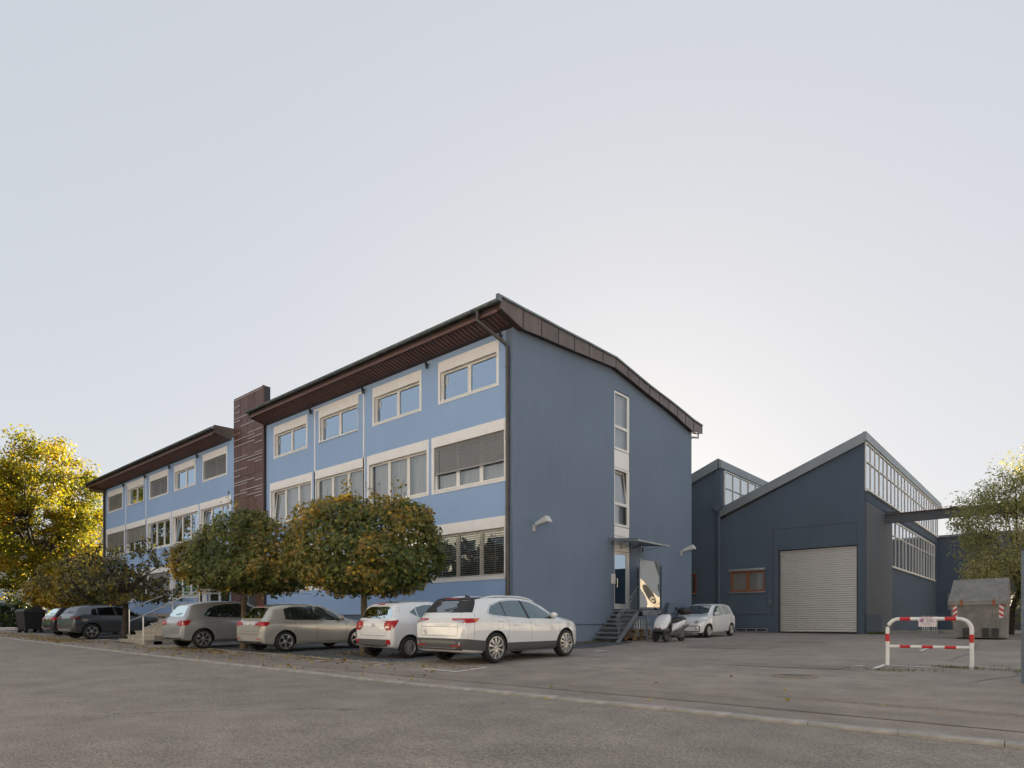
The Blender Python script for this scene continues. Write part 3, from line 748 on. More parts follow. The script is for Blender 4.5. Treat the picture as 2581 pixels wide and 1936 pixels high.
mb = MB(); mb.uvw(PH, -14.62, -14.27, 5.9, 8.6, -.05, .3); obj('clerestory_post', mb, M['hall'], hall)
for xp, zt in ((XS, 8.70), (-14.30, 8.50)):
    mb = MB(); mb.box(xp-.05, xp+.10, YH_-.18, HEND+1, zt, zt+.40); obj('eave_fascia', mb, M['fascia'], hall)
mb = MB(); mb.box(XS-.02, XS+.14, YH_+.05, 56.6, 6.33, 6.41); obj('clerestory_sill', mb, M['white'], hall)
# side wall below the clerestory: boarded band, pilaster field, long window
low = (40.30, 55.3, 3.13, 5.72)
mb = MB(); panel(mb, [(YH_, -.9), (HEND, -.9), (HEND, 6.36), (YH_, 6.36)], [low], PS, .1); obj('side_wall', mb, M['hall'], hall)
mb = MB(); mb.uvw(PS, 34.16, 40.18, -.8, 5.86, -.035, -.002); obj('concrete_field', mb, M['hall_concrete'], hall)
mb = MB(); m1 = MB(); m1.box(-.012, .022, -.15, .15, 5.88, 6.32); sm = mesh_of('cladding_board', m1, [M['hall']])
for k in range(70): inst('cladding_board', sm, (XS+.02, 34.2+k*.32, 0), hall)
mb = MB(); mb.uvw(PS, 33.98, 37.33, -.8, .46, -.07, -.036); obj('plinth_box', mb, M['hall'], hall)
glazing(XS-.02, low[0], low[1], low[2], low[3], [4.87], 1.08, 'workshop_window', hall, M['pane_hall'], .06)
mb = MB(); mb.box(XS-.02, XS+.1, low[0]-.05, low[1]+.05, low[2]-.07, low[2]); obj('window_sill', mb, M['white'], hall)
# inner shell behind the glass
mb = MB(); mb.box(-21, -7.9, 34.5, 34.6, -.8, 5.6); mb.box(-7.95, -7.9, 34.6, HEND, -.8, 8.6); mb.box(-14.95, -14.9, 34.6, HEND, 5.6, 8.4); mb.box(-26, XS, HEND-.1, HEND, -.8, 5.7); mb.box(-20, XS, HEND-.1, HEND, 5.7, 8.6)
obj('inner_shell', mb, M['interior'], hall)
# roller shutter: every slat its own bowed profile
sh = MB(); sh.uvw(PH, -11.26, -11.18, -.43, 3.78, .12, .2); sh.uvw(PH, -7.62, -7.54, -.43, 3.78, .12, .2)
shutter = obj('roller_shutter', sh, M['dark'], hall)
m1 = MB(); pr = [(.0, -.054), (-.006, -.048), (-.022, -.022), (-.027, .0), (-.022, .024), (-.006, .045), (.001, .048), (.003, .054), (.008, -.054)]
m1.prism(pr, lambda p, q: (q, p[0], p[1]), -1.79, 1.79)
sm = mesh_of('shutter_slat', m1, [M['shutter']], smooth=30)
k = 0; zz = -.42+.055
while zz < 3.74:
    inst('shutter_slat', sm, (-9.40, YH_+.16, zz), shutter); zz += .110
# wooden window with canopy strips
def woodwin(a, b, c, d):
    mb = MB(); f = .09
    for q in ((a, b, c, c+f), (a, b, d-f, d), (a, a+f, c+f, d-f), (b-f, b, c+f, d-f), ((a+b)/2-.07, (a+b)/2+.07, c+f, d-f)): mb.uvw(PH, *q, .02, .10)
    wo = obj('wooden_window', mb, M['brownwood'], hall)
    for q in ((a+f, (a+b)/2-.07), ((a+b)/2+.07, b-f)):
        mb = MB(); mb.add([PH(q[0], c+f, .06), PH(q[1], c+f, .06), PH(q[1], d-f, .06), PH(q[0], d-f, .06)], [(0, 1, 2, 3)]); obj('pane', mb, M['pane_see'], wo, recalc=False)
    mb = MB(); us = np.arange(a+.02, b, .05)
    mb.grid([[PH(u, v, .2+.03*(i % 2)) for i, u in enumerate(us)] for v in (c, d)]); obj('curtain', mb, M['curtain'], wo, recalc=False)
    mb = MB(); mb.uvw(PH, a-.09, b+.03, d+.02, d+.13, -.09, -.002); obj('blind_box', mb, M['galv'], wo)
    mb = MB(); mb.uvw(PH, a-.06, b+.04, c-.06, c-.01, -.07, -.002); obj('sill', mb, M['galv'], wo)
woodwin(*win1); woodwin(*win0)
# rain hopper and downpipe in the valley
mb = MB(); mb.prism([(-14.56, 6.55), (-14.14, 6.55), (-14.10, 6.35), (-14.26, 6.15), (-14.44, 6.15), (-14.60, 6.35)], lambda p, q: (p[0], q, p[1]), YH_-.34, YH_-.01); obj('rain_hopper', mb, M['hall'], hall)
mb = MB(); mb.tube([(-14.35, YH_-.14, 6.16), (-14.35, YH_-.14, -.45)], .085, 10)
for zc in (4.4, 2.4, .8): mb.lathe([(.085, -.03), (.1, -.03), (.1, .03), (.085, .03)], (-14.35, YH_-.14, zc), (0, 0, 1), 12)
obj('downpipe', mb, M['hall'], hall, smooth=40)
mb = MB(); mb.tube([(-11.72, YH_-.03, 2.8), (-11.72, YH_-.03, 1.1)], .02, 6); mb.box(-11.78, -11.66, YH_-.1, YH_-.0, 2.13, 2.24); mb.box(-11.72, -11.58, YH_-.12, YH_-.0, 1.0, 1.24); obj('switch_box', mb, M['hall_concrete'], hall)
# vent frame in the plinth and sockets
mb = MB(); a, b, c, d = -13.5, -11.78, -.42, -.24
mb.uvw(PH, a, b, d-.04, d, -.03, -.001); mb.uvw(PH, a, b, c, c+.04, -.03, -.001)
for q in np.linspace(a, b-.06, 4): mb.uvw(PH, q, q+.06, c+.04, d-.04, -.03, -.001)
vf = obj('cellar_vent', mb, M['galv'], hall)
mb = MB(); mb.uvw(PH, a, b, c, d, -.008, -.002); obj('vent_grille', mb, M['black'], vf)

# low wing at the far end of the hall
wing = thing('rear_wing', 'dark blue flat roofed wing at the far end of the workshop yard', 'building', (0, 57, -.5))
mb = MB(); mb.box(XS+.005, -1.6, 56.4, 60, -.8, 6.35); obj('wall', mb, M['hall'], wing)
mb = MB(); mb.box(XS+.004, -1.5, 56.25, 60.1, 6.352, 6.5); obj('parapet', mb, M['fascia'], wing)
mb = MB(); mb.box(-6.6, -2.4, 56.36, 56.398, 1.0, 2.2); obj('window', mb, M['pane_hall'], wing)
mb = MB(); mb.box(-5.2, -1.7, 55.3, 56.3, -.62, -.5); mb.box(-5.2, -1.7, 56.2, 56.3, -.5, .6); obj('loading_ramp', mb, M['dark'], wing)

# steel beam reaching out of the hall
beam = thing('crane_beam', 'grey steel beam projecting from the hall side above the skip', 'beam', (XS, 38.5, 5.4))
mb = MB()
mb.box(XS-.3, 9, 38.44, 38.46, 5.30, 5.74); mb.box(XS-.3, 9, 38.33, 38.57, 5.28, 5.302); obj('web_plate', mb, M['hall_concrete'], beam)
mb = MB(); mb.box(XS-.3, 9, 38.32, 38.58, 5.738, 5.77); obj('rusty_top_flange', mb, M['soffit_slat'], beam)
mb = MB(); mb.tube([(XS, 38.2, 5.95), (XS+.1, 38.3, 5.85), (XS+.6, 38.4, 5.82)], .03, 6); mb.box(-4.4, -4.1, 38.36, 38.54, 5.772, 5.84); obj('fixing', mb, M['dark'], beam)
mb = MB(); mb.box(8.7, 9.0, 38.3, 38.6, -.9, 5.29); obj('post', mb, M['hall_concrete'], beam)

# ================================================================== buildings beyond
bl = thing('white_house', 'pale rendered building behind the yellow tree at the left edge', 'building', (-78, 22, -.4))
M['cream'] = plaster('pale_render', (.55, .53, .50))
PW = lambda u, v, w_: (u, 22.0+w_, v)
mb = MB(); wh = []
for i in range(10):
    for zz_ in (1.2, 4.5, 7.8):
        wh.append((-140+i*6.8, -137+i*6.8, zz_, zz_+1.7))
panel(mb, [(-142, -1), (-73, -1), (-73, 11.2), (-142, 11.2)], wh, PW, .2)
mb.add([(-73, 22, -1), (-73, 31, -1), (-73, 31, 11.2), (-73, 22, 11.2)], [(0, 1, 2, 3)]); obj('wall', mb, M['cream'], bl)
mb = MB(); mb.box(-142.3, -72.7, 21.7, 31, 11.2, 11.6); obj('roof', mb, M['roof'], bl)
mb = MB(); mb.box(-142, -73.1, 22.9, 23.0, -1, 11.1); obj('inner_shell', mb, M['interior'], bl)
for a, b, c, d in wh:
    mb = MB(); f = .09
    for q in ((a, b, c, c+f), (a, b, d-f, d), (a, a+f, c+f, d-f), (b-f, b, c+f, d-f), ((a+b)/2-.05, (a+b)/2+.05, c+f, d-f)): mb.uvw(PW, *q, .1, .16)
    wo = obj('window', mb, M['frame'], bl)
    mb = MB(); mb.add([PW(a, c, .14), PW(b, c, .14), PW(b, d, .14), PW(a, d, .14)], [(0, 1, 2, 3)]); obj('pane', mb, M['pane'], wo, recalc=False)
# low beige garden wall between the house and the office
bw = obj('garden_wall', (lambda m: (m.box(-72.8, -54.4, 17.2, 17.45, -.6, 1.15), m)[1])(MB()), M['concrete'])
tag(bw, 'low brownish wall between the far office corner and the hedge', 'wall')

# building across the street: unseen, made tall to bounce warm light, mirrored in glass
op = thing('opposite_building', 'cream building across the street, out of view, bouncing warm light and mirrored in glass', 'building', (0, -16, -1.1))
PO = lambda u, v, w_: (u, -16.0-w_, v)
M['warm_render'] = plaster('cream_render', (.64, .60, .53))
oh = [(-58+i*4.2, -55.6+i*4.2, z_, z_+1.5) for i in range(22) for z_ in (1.0, 4.2, 7.4)]
mb = MB(); panel(mb, [(-60, -1.3), (36, -1.3), (36, 10.2), (-60, 10.2)], oh, PO, .2); obj('wall', mb, M['warm_render'], op)
mb = MB(); mb.prism([(-15.6, 10.18), (-21, 12.8), (-27, 10.18)], lambda p, q: (q, p[0], p[1]), -60.4, 36.4); obj('roof', mb, M['soffit_slat'], op)
mb = MB(); mb.box(-60, 36, -16.4, -16.3, -1.3, 10.1); obj('dark_glazing', mb, M['pane'], op)
sheet('far_pavement', -90, 60, -15.99, -3.2, .02, M['pavement'])

# building on the neighbouring plot to the right: seen only in the door glass and the windbreak sheet
nb = thing('neighbour_building', 'cream building on the next plot, mirrored in the windbreak panel', 'building', (24, 40, -1.0))
PN = lambda u, v, w_: (24.0+w_, u, v)
nh = [(16+i*4.4, 18.6+i*4.4, z_, z_+1.6) for i in range(11) for z_ in (.8, 4.2)]
mb = MB(); panel(mb, [(12, -1.2), (66, -1.2), (66, 7.4), (12, 7.4)], nh, PN, .2); obj('wall', mb, M['warm_render'], nb)
mb = MB(); mb.box(23.6, 34, 11.6, 66.4, 7.4, 7.9); obj('roof', mb, M['soffit_slat'], nb)
mb = MB(); mb.box(24.3, 24.4, 12, 66, -1.2, 7.3); obj('dark_glazing', mb, M['pane'], nb)

# box truck parked past the right picture edge, mirrored in the yard door and the windbreak sheet
tz0 = G(5.8, 53)
tk = thing('box_truck', 'cream box truck parked past the right edge, mirrored in the windbreak panel', 'truck', (5.8, 53, tz0))
M['truck'] = pmat('cream_truck_panel', (.58, .44, .22), .45, var=.05, vs=1)
mb = MB(); mb.box(4.6, 7.0, 50.4, 57.2, tz0+.95, tz0+3.5); obj('cargo_box', mb, M['truck'], tk)
mb = MB(); mb.box(4.59, 7.01, 50.4, 57.2, tz0+.82, tz0+.95); obj('chassis_rail', mb, M['dark'], tk)
mb = MB(); mb.prism([(48.5, tz0+.45), (50.2, tz0+.45), (50.2, tz0+2.6), (49.3, tz0+2.6), (48.7, tz0+1.7), (48.5, tz0+1.5)], lambda p, q: (q, p[0], p[1]), 4.75, 6.85); cb = obj('cab', mb, M['truck'], tk)
mb = MB(); mb.prism([(48.9, tz0+1.6), (49.9, tz0+1.6), (49.9, tz0+2.35), (49.35, tz0+2.35)], lambda p, q: (q, p[0], p[1]), 4.735, 4.76); obj('side_window', mb, M['pane'], cb)
for yy in (49.4, 55.6):
    for xx in (4.85, 6.75):
        mb = MB(); mb.lathe([(.2, -.12), (.40, -.13), (.44, -.08), (.44, .08), (.40, .13), (.2, .12)], (xx, yy, tz0+.44), (1, 0, 0), 24); mb.lathe([(0, -.06), (.22, -.06), (.22, .06), (0, .06)], (xx, yy, tz0+.44), (1, 0, 0), 16); obj('wheel', mb, M['black'], tk, smooth=40)
mb = MB(); mb.box(4.585, 4.599, 51.0, 56.6, tz0+1.5, tz0+1.72); obj('side_stripe', mb, M['soffit_slat'], tk)
# ================================================================== CARS
def pchip(keys):
    xs = np.array([k[0] for k in keys], float); ys = np.array([k[1] for k in keys], float)
    h = np.diff(xs); dl = np.diff(ys)/h; d = np.zeros(len(xs))
    for i in range(1, len(xs)-1):
        if dl[i-1]*dl[i] > 0:
            w1 = 2*h[i]+h[i-1]; w2 = h[i]+2*h[i-1]; d[i] = (w1+w2)/(w1/dl[i-1]+w2/dl[i])
    d[0] = dl[0]; d[-1] = dl[-1]
    def f(x):
        x = min(max(x, xs[0]), xs[-1]); i = min(int(np.searchsorted(xs, x, side='right'))-1, len(xs)-2); i = max(i, 0)
        t = (x-xs[i])/h[i]; t2 = t*t; t3 = t2*t
        return float((2*t3-3*t2+1)*ys[i]+(t3-2*t2+t)*h[i]*d[i]+(-2*t3+3*t2)*ys[i+1]+(t3-t2)*h[i]*d[i+1])
    return f

def paint(name, col, metal=0., rough=.35):
    m, t, b = nodes_of(name)
    b.inputs['Base Color'].default_value = (*col, 1); b.inputs['Metallic'].default_value = metal; b.inputs['Roughness'].default_value = rough
    b.inputs['Coat Weight'].default_value = 1.; b.inputs['Coat Roughness'].default_value = .015; b.inputs['Coat IOR'].default_value = 1.6
    n = noise(t, 2.5, 3, .6, 'Object'); r = ramp(t, n.outputs[0], [(.35, tuple(c*.95 for c in col)), (.65, col)]); lk(t, r.outputs[0], b.inputs['Base Color'])
    return m
M['p_white'] = paint('white_car_paint', (.78, .80, .83), 0, .2)
M['p_white2'] = paint('pearl_white_car_paint', (.76, .78, .80), 0, .2)
M['p_beige'] = paint('champagne_car_paint', (.50, .487, .452), .3, .26)
M['p_silver'] = paint('silver_car_paint', (.42, .435, .46), .35, .26)
M['p_grey'] = paint('dark_grey_car_paint', (.075, .09, .11), .35, .3)
M['p_black'] = paint('black_car_paint', (.012, .014, .02), 0, .3)
M['cglass'] = glass('car_glass', (.022, .032, .033), .14, rough=.0, gcol=(.85, 1., .97), wav=0)
M['cglass_g'] = glass('green_car_glass', (.022, .038, .046), .14, rough=.0, gcol=(.8, .94, 1.), wav=0)
M['cglass_d'] = glass('tinted_car_glass', (.006, .006, .007), -.02, rough=.0, gcol=(.28, .3, .32), wav=0)
M['tyre'] = pmat('tyre_rubber', (.016, .016, .017), .75)
M['alloy'] = pmat('alloy_wheel', (.52, .52, .52), .3, metal=.8)
M['chrome'] = pmat('chrome', (.7, .7, .7), .12, metal=1.)
M['tail'] = pmat('tail_lamp_red', (.40, .006, .010), .3, spec=.3, coat=.25)
M['tail_o'] = pmat('indicator_orange', (.70, .14, .02), .3, coat=.25)
M['lens'] = pmat('lamp_clear_lens', (.55, .56, .58), .08, metal=.5, coat=1.)
M['cladding'] = pmat('grey_bumper_plastic', (.075, .078, .082), .5)
M['inlay'] = pmat('bumper_inlay_grey', (.20, .20, .195), .35, metal=.5)
M['seam'] = pmat('panel_gap', (.03, .03, .03), .8)

SEC = [(.0, 0., 0), (.72, 0., 0), (.90, .02, 0), (.955, .07, 0), (.972, .2, 1), (.992, .42, 1), (1., .62, 1), (.993, .84, 1), (.968, 1., 1)]
def car_body(S):
    L = S['L']; top = pchip(S['top']); belt = pchip(S['belt']); bot = pchip(S['bot']); wid = pchip(S['wid']); rw = pchip(S['rw'])
    xs = list(np.arange(0, .2, .0125))+list(np.arange(.2, .7, .025))+list(np.arange(.7, L-.6, .06))+list(np.arange(L-.6, L-.15, .03))+list(np.linspace(L-.15, L, 10))
    rings = []
    for x in xs:
        zt = top(x); zb = min(bot(x), zt-.1); zl = min(belt(x), zt-.015); w_ = wid(x); wr = min(rw(x), w_*.93); h = zt-zl
        half = []
        for (fw, fz, md) in SEC:
            z = zb+(zl-zb)*fz if md or fz == 0 else zb+fz
            half.append((fw*w_, z))
        w7 = .968*w_
        cr = min(.05, .012+h*.09)
        for q, e in ((.2, .0), (.45, 0), (.7, 0), (.88, 0)):
            half.append((w7+(wr+.02-w7)*q**1.12, zl+(h-cr)*q))
        half += [(wr, zt-cr*.9), (wr-.05, zt-cr*.42), (wr*.7, zt-cr*.16), (wr*.35, zt-cr*.04), (0, zt)]
        ring = half+[(-y, z) for y, z in half[-2:0:-1]]
        rings.append([(x, y, z) for y, z in ring])
    n = len(rings[0]); mb = MB(); fs = []
    for i in range(len(rings)-1):
        for k in range(n):
            fs.append((i*n+k, i*n+(k+1) % n, (i+1)*n+(k+1) % n, (i+1)*n+k))
    fs += [list(range(n)), list(range((len(rings)-1)*n, len(rings)*n))[::-1]]
    mb.add([p for r in rings for p in r], fs)
    return mb

class Skin:
    """drapes flat outlines onto the body so that lamps, glass and seams follow its curves"""
    def __init__(s, me):
        s.bvh = BVHTree.FromPolygons([v.co.copy() for v in me.vertices], [list(p.vertices) for p in me.polygons])
    def hit(s, view, a, b, eps):
        if view == 'R': o, d = Vector((a, -3, b)), Vector((0, 1, 0))
        elif view == 'L': o, d = Vector((a, 3, b)), Vector((0, -1, 0))
        elif view == 'B': o, d = Vector((-2, a, b)), Vector((1, 0, 0))
        elif view == 'F': o, d = Vector((8, a, b)), Vector((-1, 0, 0))
        else: o, d = Vector((a, b, 4)), Vector((0, 0, -1))
        h = s.bvh.ray_cast(o, d)
        if h[0] is None:
            h = s.bvh.find_nearest(o+d*2.5)
        nrm = h[1]
        if nrm.dot(d) > 0: nrm = -nrm
        return h[0]+nrm*eps, nrm
    def patch(s, mb, view, lo, hi, eps=.004, mi=0, nu=14, nv=8):
        def res(pl, n):
            P = [Vector(p) for p in pl]; ln = [0]
            for i in range(len(P)-1): ln.append(ln[-1]+(P[i+1]-P[i]).length)
            o = []
            for k in range(n):
                t = ln[-1]*k/(n-1); i = 0
                while i < len(P)-2 and ln[i+1] < t: i += 1
                f = (t-ln[i])/max(1e-9, ln[i+1]-ln[i]); o.append(P[i].lerp(P[i+1], min(1, max(0, f))))
            return o
        A = res(lo, nu); B = res(hi, nu); rows = []
        for j in range(nv):
            t = j/(nv-1); rows.append([s.hit(view, *(A[i].lerp(B[i], t)), eps)[0] for i in range(nu)])
        mb.grid(rows, mi)
        # skirt back to the body so that the piece has an edge
        edge = [(rows[0][i], A[i]) for i in range(nu)]+[(rows[j][-1], A[-1].lerp(B[-1], j/(nv-1))) for j in range(1, nv)]+[(rows[-1][i], B[i]) for i in range(nu-2, -1, -1)]+[(rows[j][0], A[0].lerp(B[0], j/(nv-1))) for j in range(nv-2, 0, -1)]
        inner = [s.hit(view, *e[1], -.006)[0] for e in edge]; m_ = len(edge)
        mb.add([e[0] for e in edge]+inner, [(i, (i+1) % m_, m_+(i+1) % m_, m_+i) for i in range(m_)], mi)
    def strip(s, mb, view, pl, wd=.007, eps=.0015, mi=0):
        P = [Vector(p) for p in pl]; Q = []
        for i in range(len(P)-1):
            n = max(2, int((P[i+1]-P[i]).length/.06))
            Q += [P[i].lerp(P[i+1], k/n) for k in range(n)]
        Q.append(P[-1]); rows = [[], []]
        for i, p in enumerate(Q):
            t = (Q[min(i+1, len(Q)-1)]-Q[max(i-1, 0)]).normalized(); n = Vector((-t.y, t.x))*wd/2
            rows[0].append(s.hit(view, *(p+n), eps)[0]); rows[1].append(s.hit(view, *(p-n), eps)[0])
        mb.grid(rows, mi)

wheel_cache = {}
def wheel_meshes(r, rim, wd, spokes, twin, curved):
    key = (r, rim, wd, spokes, twin, curved)
    if key in wheel_cache: return wheel_cache[key]
    h = wd/2
    t = MB(); t.lathe([(rim, -h*.8), (rim+.02, -h*.98), (rim+(r-rim)*.55, -h), (r-.02, -h*.88), (r-.003, -h*.6), (r, 0), (r-.003, h*.6), (r-.02, h*.88), (rim+(r-rim)*.55, h), (rim+.02, h*.98), (rim, h*.8)], (0, 0, 0), (0, 1, 0), 40, closed=False)
    tyre = mesh_of('tyre', t, [M['tyre']], smooth=35)
    b = MB(); b.lathe([(0, .0), (rim*.98, .0), (rim*.98, h*.75), (rim*.98, -h*.8)], (0, 0, 0), (0, 1, 0), 28)
    hub = mesh_of('wheel', b, [M['dark']], smooth=40)
    m = MB(); m.lathe([(rim, h*.72), (rim+.004, h*.95), (rim-.012, h*.97), (rim-.024, h*.7), (rim-.026, .0)], (0, 0, 0), (0, 1, 0), 40)
    m.lathe([(0, h*.86), (.045, h*.86), (.06, h*.74), (.062, h*.4)], (0, 0, 0), (0, 1, 0), 16)
    ns = spokes
    for k in range(ns):
        base = k*2*math.pi/ns
        for da, wds in (((-.11, .019), (.11, .019)) if twin else ((0, .030),)):
            pts = []
            for q in range(5):
                f = q/4; rr = .045+(rim-.055)*f; ang = base+da*f+(curved*f*f)
                wq = wds*(.8+.5*f); hh = h*(.80+.10*math.sin(f*3.14)-.08*f)
                c = Vector((math.cos(ang), 0, math.sin(ang))); tn = Vector((-math.sin(ang), 0, math.cos(ang)))
                pts.append((c*rr+tn*wq+Vector((0, hh-.03, 0)), c*rr+tn*wq*.6+Vector((0, hh, 0)), c*rr-tn*wq*.6+Vector((0, hh, 0)), c*rr-tn*wq+Vector((0, hh-.03, 0))))
            m.grid([list(p) for p in pts])
    rm = mesh_of('rim', m, [M['alloy']], smooth=30, recalc=False)
    wheel_cache[key] = (hub, tyre, rm); return wheel_cache[key]

def car(name, label, S, loc, rz, pm, group='parked cars', **K):
    t = thing(name, label, 'car', loc, rz, group, local=True)
    if K.get('pitch'): t.rotation_mode = 'XYZ'
    mb = car_body(S); raw = mesh_of('raw', mb, [pm, M['black']], None, True)
    sk = Skin(raw)
    # wheel arches cut out of the body
    cut = MB(); ra = S['r']+S.get('gap', .055)
    for xa in (S['xr'], S['xf']):
        for sg in (-1, 1):
            cut.lathe([(0, .48), (ra, .48), (ra, 1.2), (0, 1.2)], (xa, 0, S['r']*1.0), (0, sg, 0), 40, 1)
    cme = mesh_of('cut', cut, [pm, M['black']]); cme.polygons.foreach_set('material_index', [1]*len(cme.polygons))
    bo = bpy.data.objects.new('body', raw); co = bpy.data.objects.new('cutter', cme); COL.objects.link(bo); COL.objects.link(co)
    md = bo.modifiers.new('b', 'BOOLEAN'); md.operation = 'DIFFERENCE'; md.object = co; md.solver = 'EXACT'
    dg = bpy.context.evaluated_depsgraph_get(); dg.update()
    me = bpy.data.meshes.new_from_object(bo.evaluated_get(dg)); me.name = 'body'
    bo.modifiers.clear(); bo.data = me; bpy.data.objects.remove(co)
    me.polygons.foreach_set('use_smooth', [True]*len(me.polygons)); me.set_sharp_from_angle(angle=R(38))
    bo.parent = t
    hw = S['W']
    for xa in (S['xr'], S['xf']):
        for sg in (-1, 1):
            hub, ty, rm = wheel_meshes(S['r'], S['rim'], S.get('tw', .21), *S['spk'])
            wv = bpy.data.objects.new('wheel', hub); COL.objects.link(wv); wv.parent = t
            wv.location = (xa, sg*(hw-S.get('inset', .125)), S['r']); wv.rotation_euler.z = math.pi if sg < 0 else 0
            if sg < 0: wv.rotation_euler.y = .3
            for nm, mm in (('tyre', ty), ('rim', rm)):
                c = bpy.data.objects.new(nm, mm); COL.objects.link(c); c.parent = wv
    def P(nm, mat, items, label=None, **kw):
        m = MB(); mats = mat if isinstance(mat, list) else [mat]
        for it in items:
            mi = it[3] if len(it) > 3 else 0; sk.patch(m, it[0], it[1], it[2], kw.get('eps', .004), mi, kw.get('nu', 14), kw.get('nv', 8))
        return obj(nm, m, mats, t, smooth=40, recalc=False, label=label)
    for side in ('R', 'L'):
        for lo, hi in S['side_glass']: P('side_window', M[S.get('glass', 'cglass')], [(side, lo, hi)])
        if S.get('surround'):
            m = MB(); sk.strip(m, side, S['surround'], .03, .006); obj('window_surround', m, M[S.get('surm', 'chrome')], t, recalc=False)
        for lo, hi in S.get('pillars', []): P('pillar_trim', M['black'], [(side, lo, hi)], eps=.003)
        m = MB()
        for sl in S['seams']: sk.strip(m, side, sl)
        obj('door_seam', m, M['seam'], t, recalc=False)
        for (hx, hz) in S['handles']:
            m = MB(); sk.patch(m, side, [(hx-.1, hz-.018), (hx+.1, hz-.014)], [(hx-.1, hz+.014), (hx+.1, hz+.020)], .022, 0, 8, 4)
            obj('door_handle', m, M[S.get('hm', 'black')] if S.get('hm') else pm, t, smooth=60, recalc=False)
        for lo, hi in S.get('sill', []): P('sill_cladding', M['cladding'], [(side, lo, hi)], eps=.006)
        # mirror
        sgn = -1 if side == 'R' else 1; mx, mz = S['mirror']; h0 = sk.hit(side, mx, mz, 0)[0]
        m = MB(); pr = [(.0, .3), (.35, .85), (.7, 1.), (1., .75)]
        rows = []
        for (f, sc_) in ((0, .25), (.15, .85), (.5, 1.0), (.85, .9), (1., .5)):
            cx = mx+.09-f*.15; rows.append([(cx, h0.y+sgn*(.12+.105*sc_*math.cos(a)), mz+.05+.075*sc_*math.sin(a)) for a in np.linspace(0, 2*math.pi, 14)])
        m.grid(rows); m.add(rows[-1][:-1], [list(range(13))]); m.add(rows[0][:-1], [list(range(13))])
        m.box(mx-.02, mx+.06, min(h0.y, h0.y+sgn*.1), max(h0.y, h0.y+sgn*.1), mz-.02, mz+.02, 1)
        obj('wing_mirror', m, [pm, M['black']], t, smooth=50)
    if 'rear_glass' in S:
        rg = P('rear_window', M[S.get('rglass', S.get('glass', 'cglass'))], [('B',)+S['rear_glass']], nu=22)
        m = MB(); (wy, wz) = S.get('wiper', (.0, S['rear_glass'][0][0][1]+.05))
        a = sk.hit('B', wy, wz, .02)[0]; b = sk.hit('B', wy-.34, wz+.06, .02)[0]; m.tube([a, (a+b)/2+Vector((-.012, 0, 0)), b], .009, 6); obj('wiper', m, M['black'], rg)
    if 'wind' in S:
        P('windscreen', M[S.get('glass', 'cglass')], [('T',)+S['wind']], nu=16, nv=14)
    for it in S.get('tail', []): 
        mir = []
        for sg in (1, -1):
            its = []
            for (v, lo, hi, mi) in it:
                if v == 'B': its.append(('B', [(sg*y, z) for y, z in lo], [(sg*y, z) for y, z in hi], mi))
                else: its.append(('L' if sg > 0 else 'R', lo, hi, mi))
            P('tail_lamp', [M['tail'], M['lens'], M['tail_o'], M['black']], its, eps=.008)
    for it in S.get('head', []):
        for sg in (1, -1):
            its = []
            for (v, lo, hi, mi) in it:
                if v == 'F': its.append(('F', [(sg*y, z) for y, z in lo], [(sg*y, z) for y, z in hi], mi))
                else: its.append(('L' if sg > 0 else 'R', lo, hi, mi))
            P('head_lamp', [M['lens'], M['black'], M['tail_o']], its, eps=.008)
    for (nm, mt, v, lo, hi, ep) in S.get('extra', []): P(nm, M[mt] if mt != 'paint' else pm, [(v, lo, hi)], eps=ep, nu=22)
    m = MB()
    for v, sl in S.get('bseams', []): sk.strip(m, v, sl, .008)
    if m.v: obj('tailgate_seam', m, M['seam'], t, recalc=False)
    # badge: ring on the tailgate or the nose
    if 'badge' in S:
        v, by, bz, br, kind = S['badge']; m = MB(); c = sk.hit(v, by, bz, .006)[0]; ax = (-1, 0, 0) if v == 'B' else (1, 0, 0)
        if kind == 'vw':
            m.lathe([(br*.86, 0), (br*.93, .006), (br, 0)], c, ax, 20)
            for (y0, z0, y1, z1) in ((-.3, .8, -.02, .1), (.3, .8, .02, .1), (-.75, .35, -.38, -.62), (.75, .35, .38, -.62), (-.38, -.62, 0, .0), (.38, -.62, 0, .0)):
                m.tube([c+Vector((ax[0]*.004, y0*br, z0*br)), c+Vector((ax[0]*.004, y1*br, z1*br))], br*.09, 5)
        elif kind == 'oval':
            pts = [c+Vector((ax[0]*.004, br*1.35*math.cos(a), br*.8*math.sin(a))) for a in np.linspace(0, 2*math.pi, 20)]
            m.tube(pts, br*.1, 5)
            m.tube([c+Vector((0, -.5*br, -.55*br)), c+Vector((ax[0]*.006, -.25*br, .5*br))], br*.1, 5); m.tube([c+Vector((0, .25*br, -.5*br)), c+Vector((ax[0]*.006, .5*br, .55*br))], br*.1, 5); m.tube([c+Vector((ax[0]*.005, -.4*br, -.08*br)), c+Vector((ax[0]*.005, .4*br, .1*br))], br*.1, 5)
        else:
            m.lathe([(br*.84, 0), (br*.92, .006), (br, 0)], c, ax, 22); m.lathe([(0, .004), (br*.3, .004), (br*.34, 0)], c, ax, 12)
        obj('badge', m, M['chrome'], t, smooth=40)
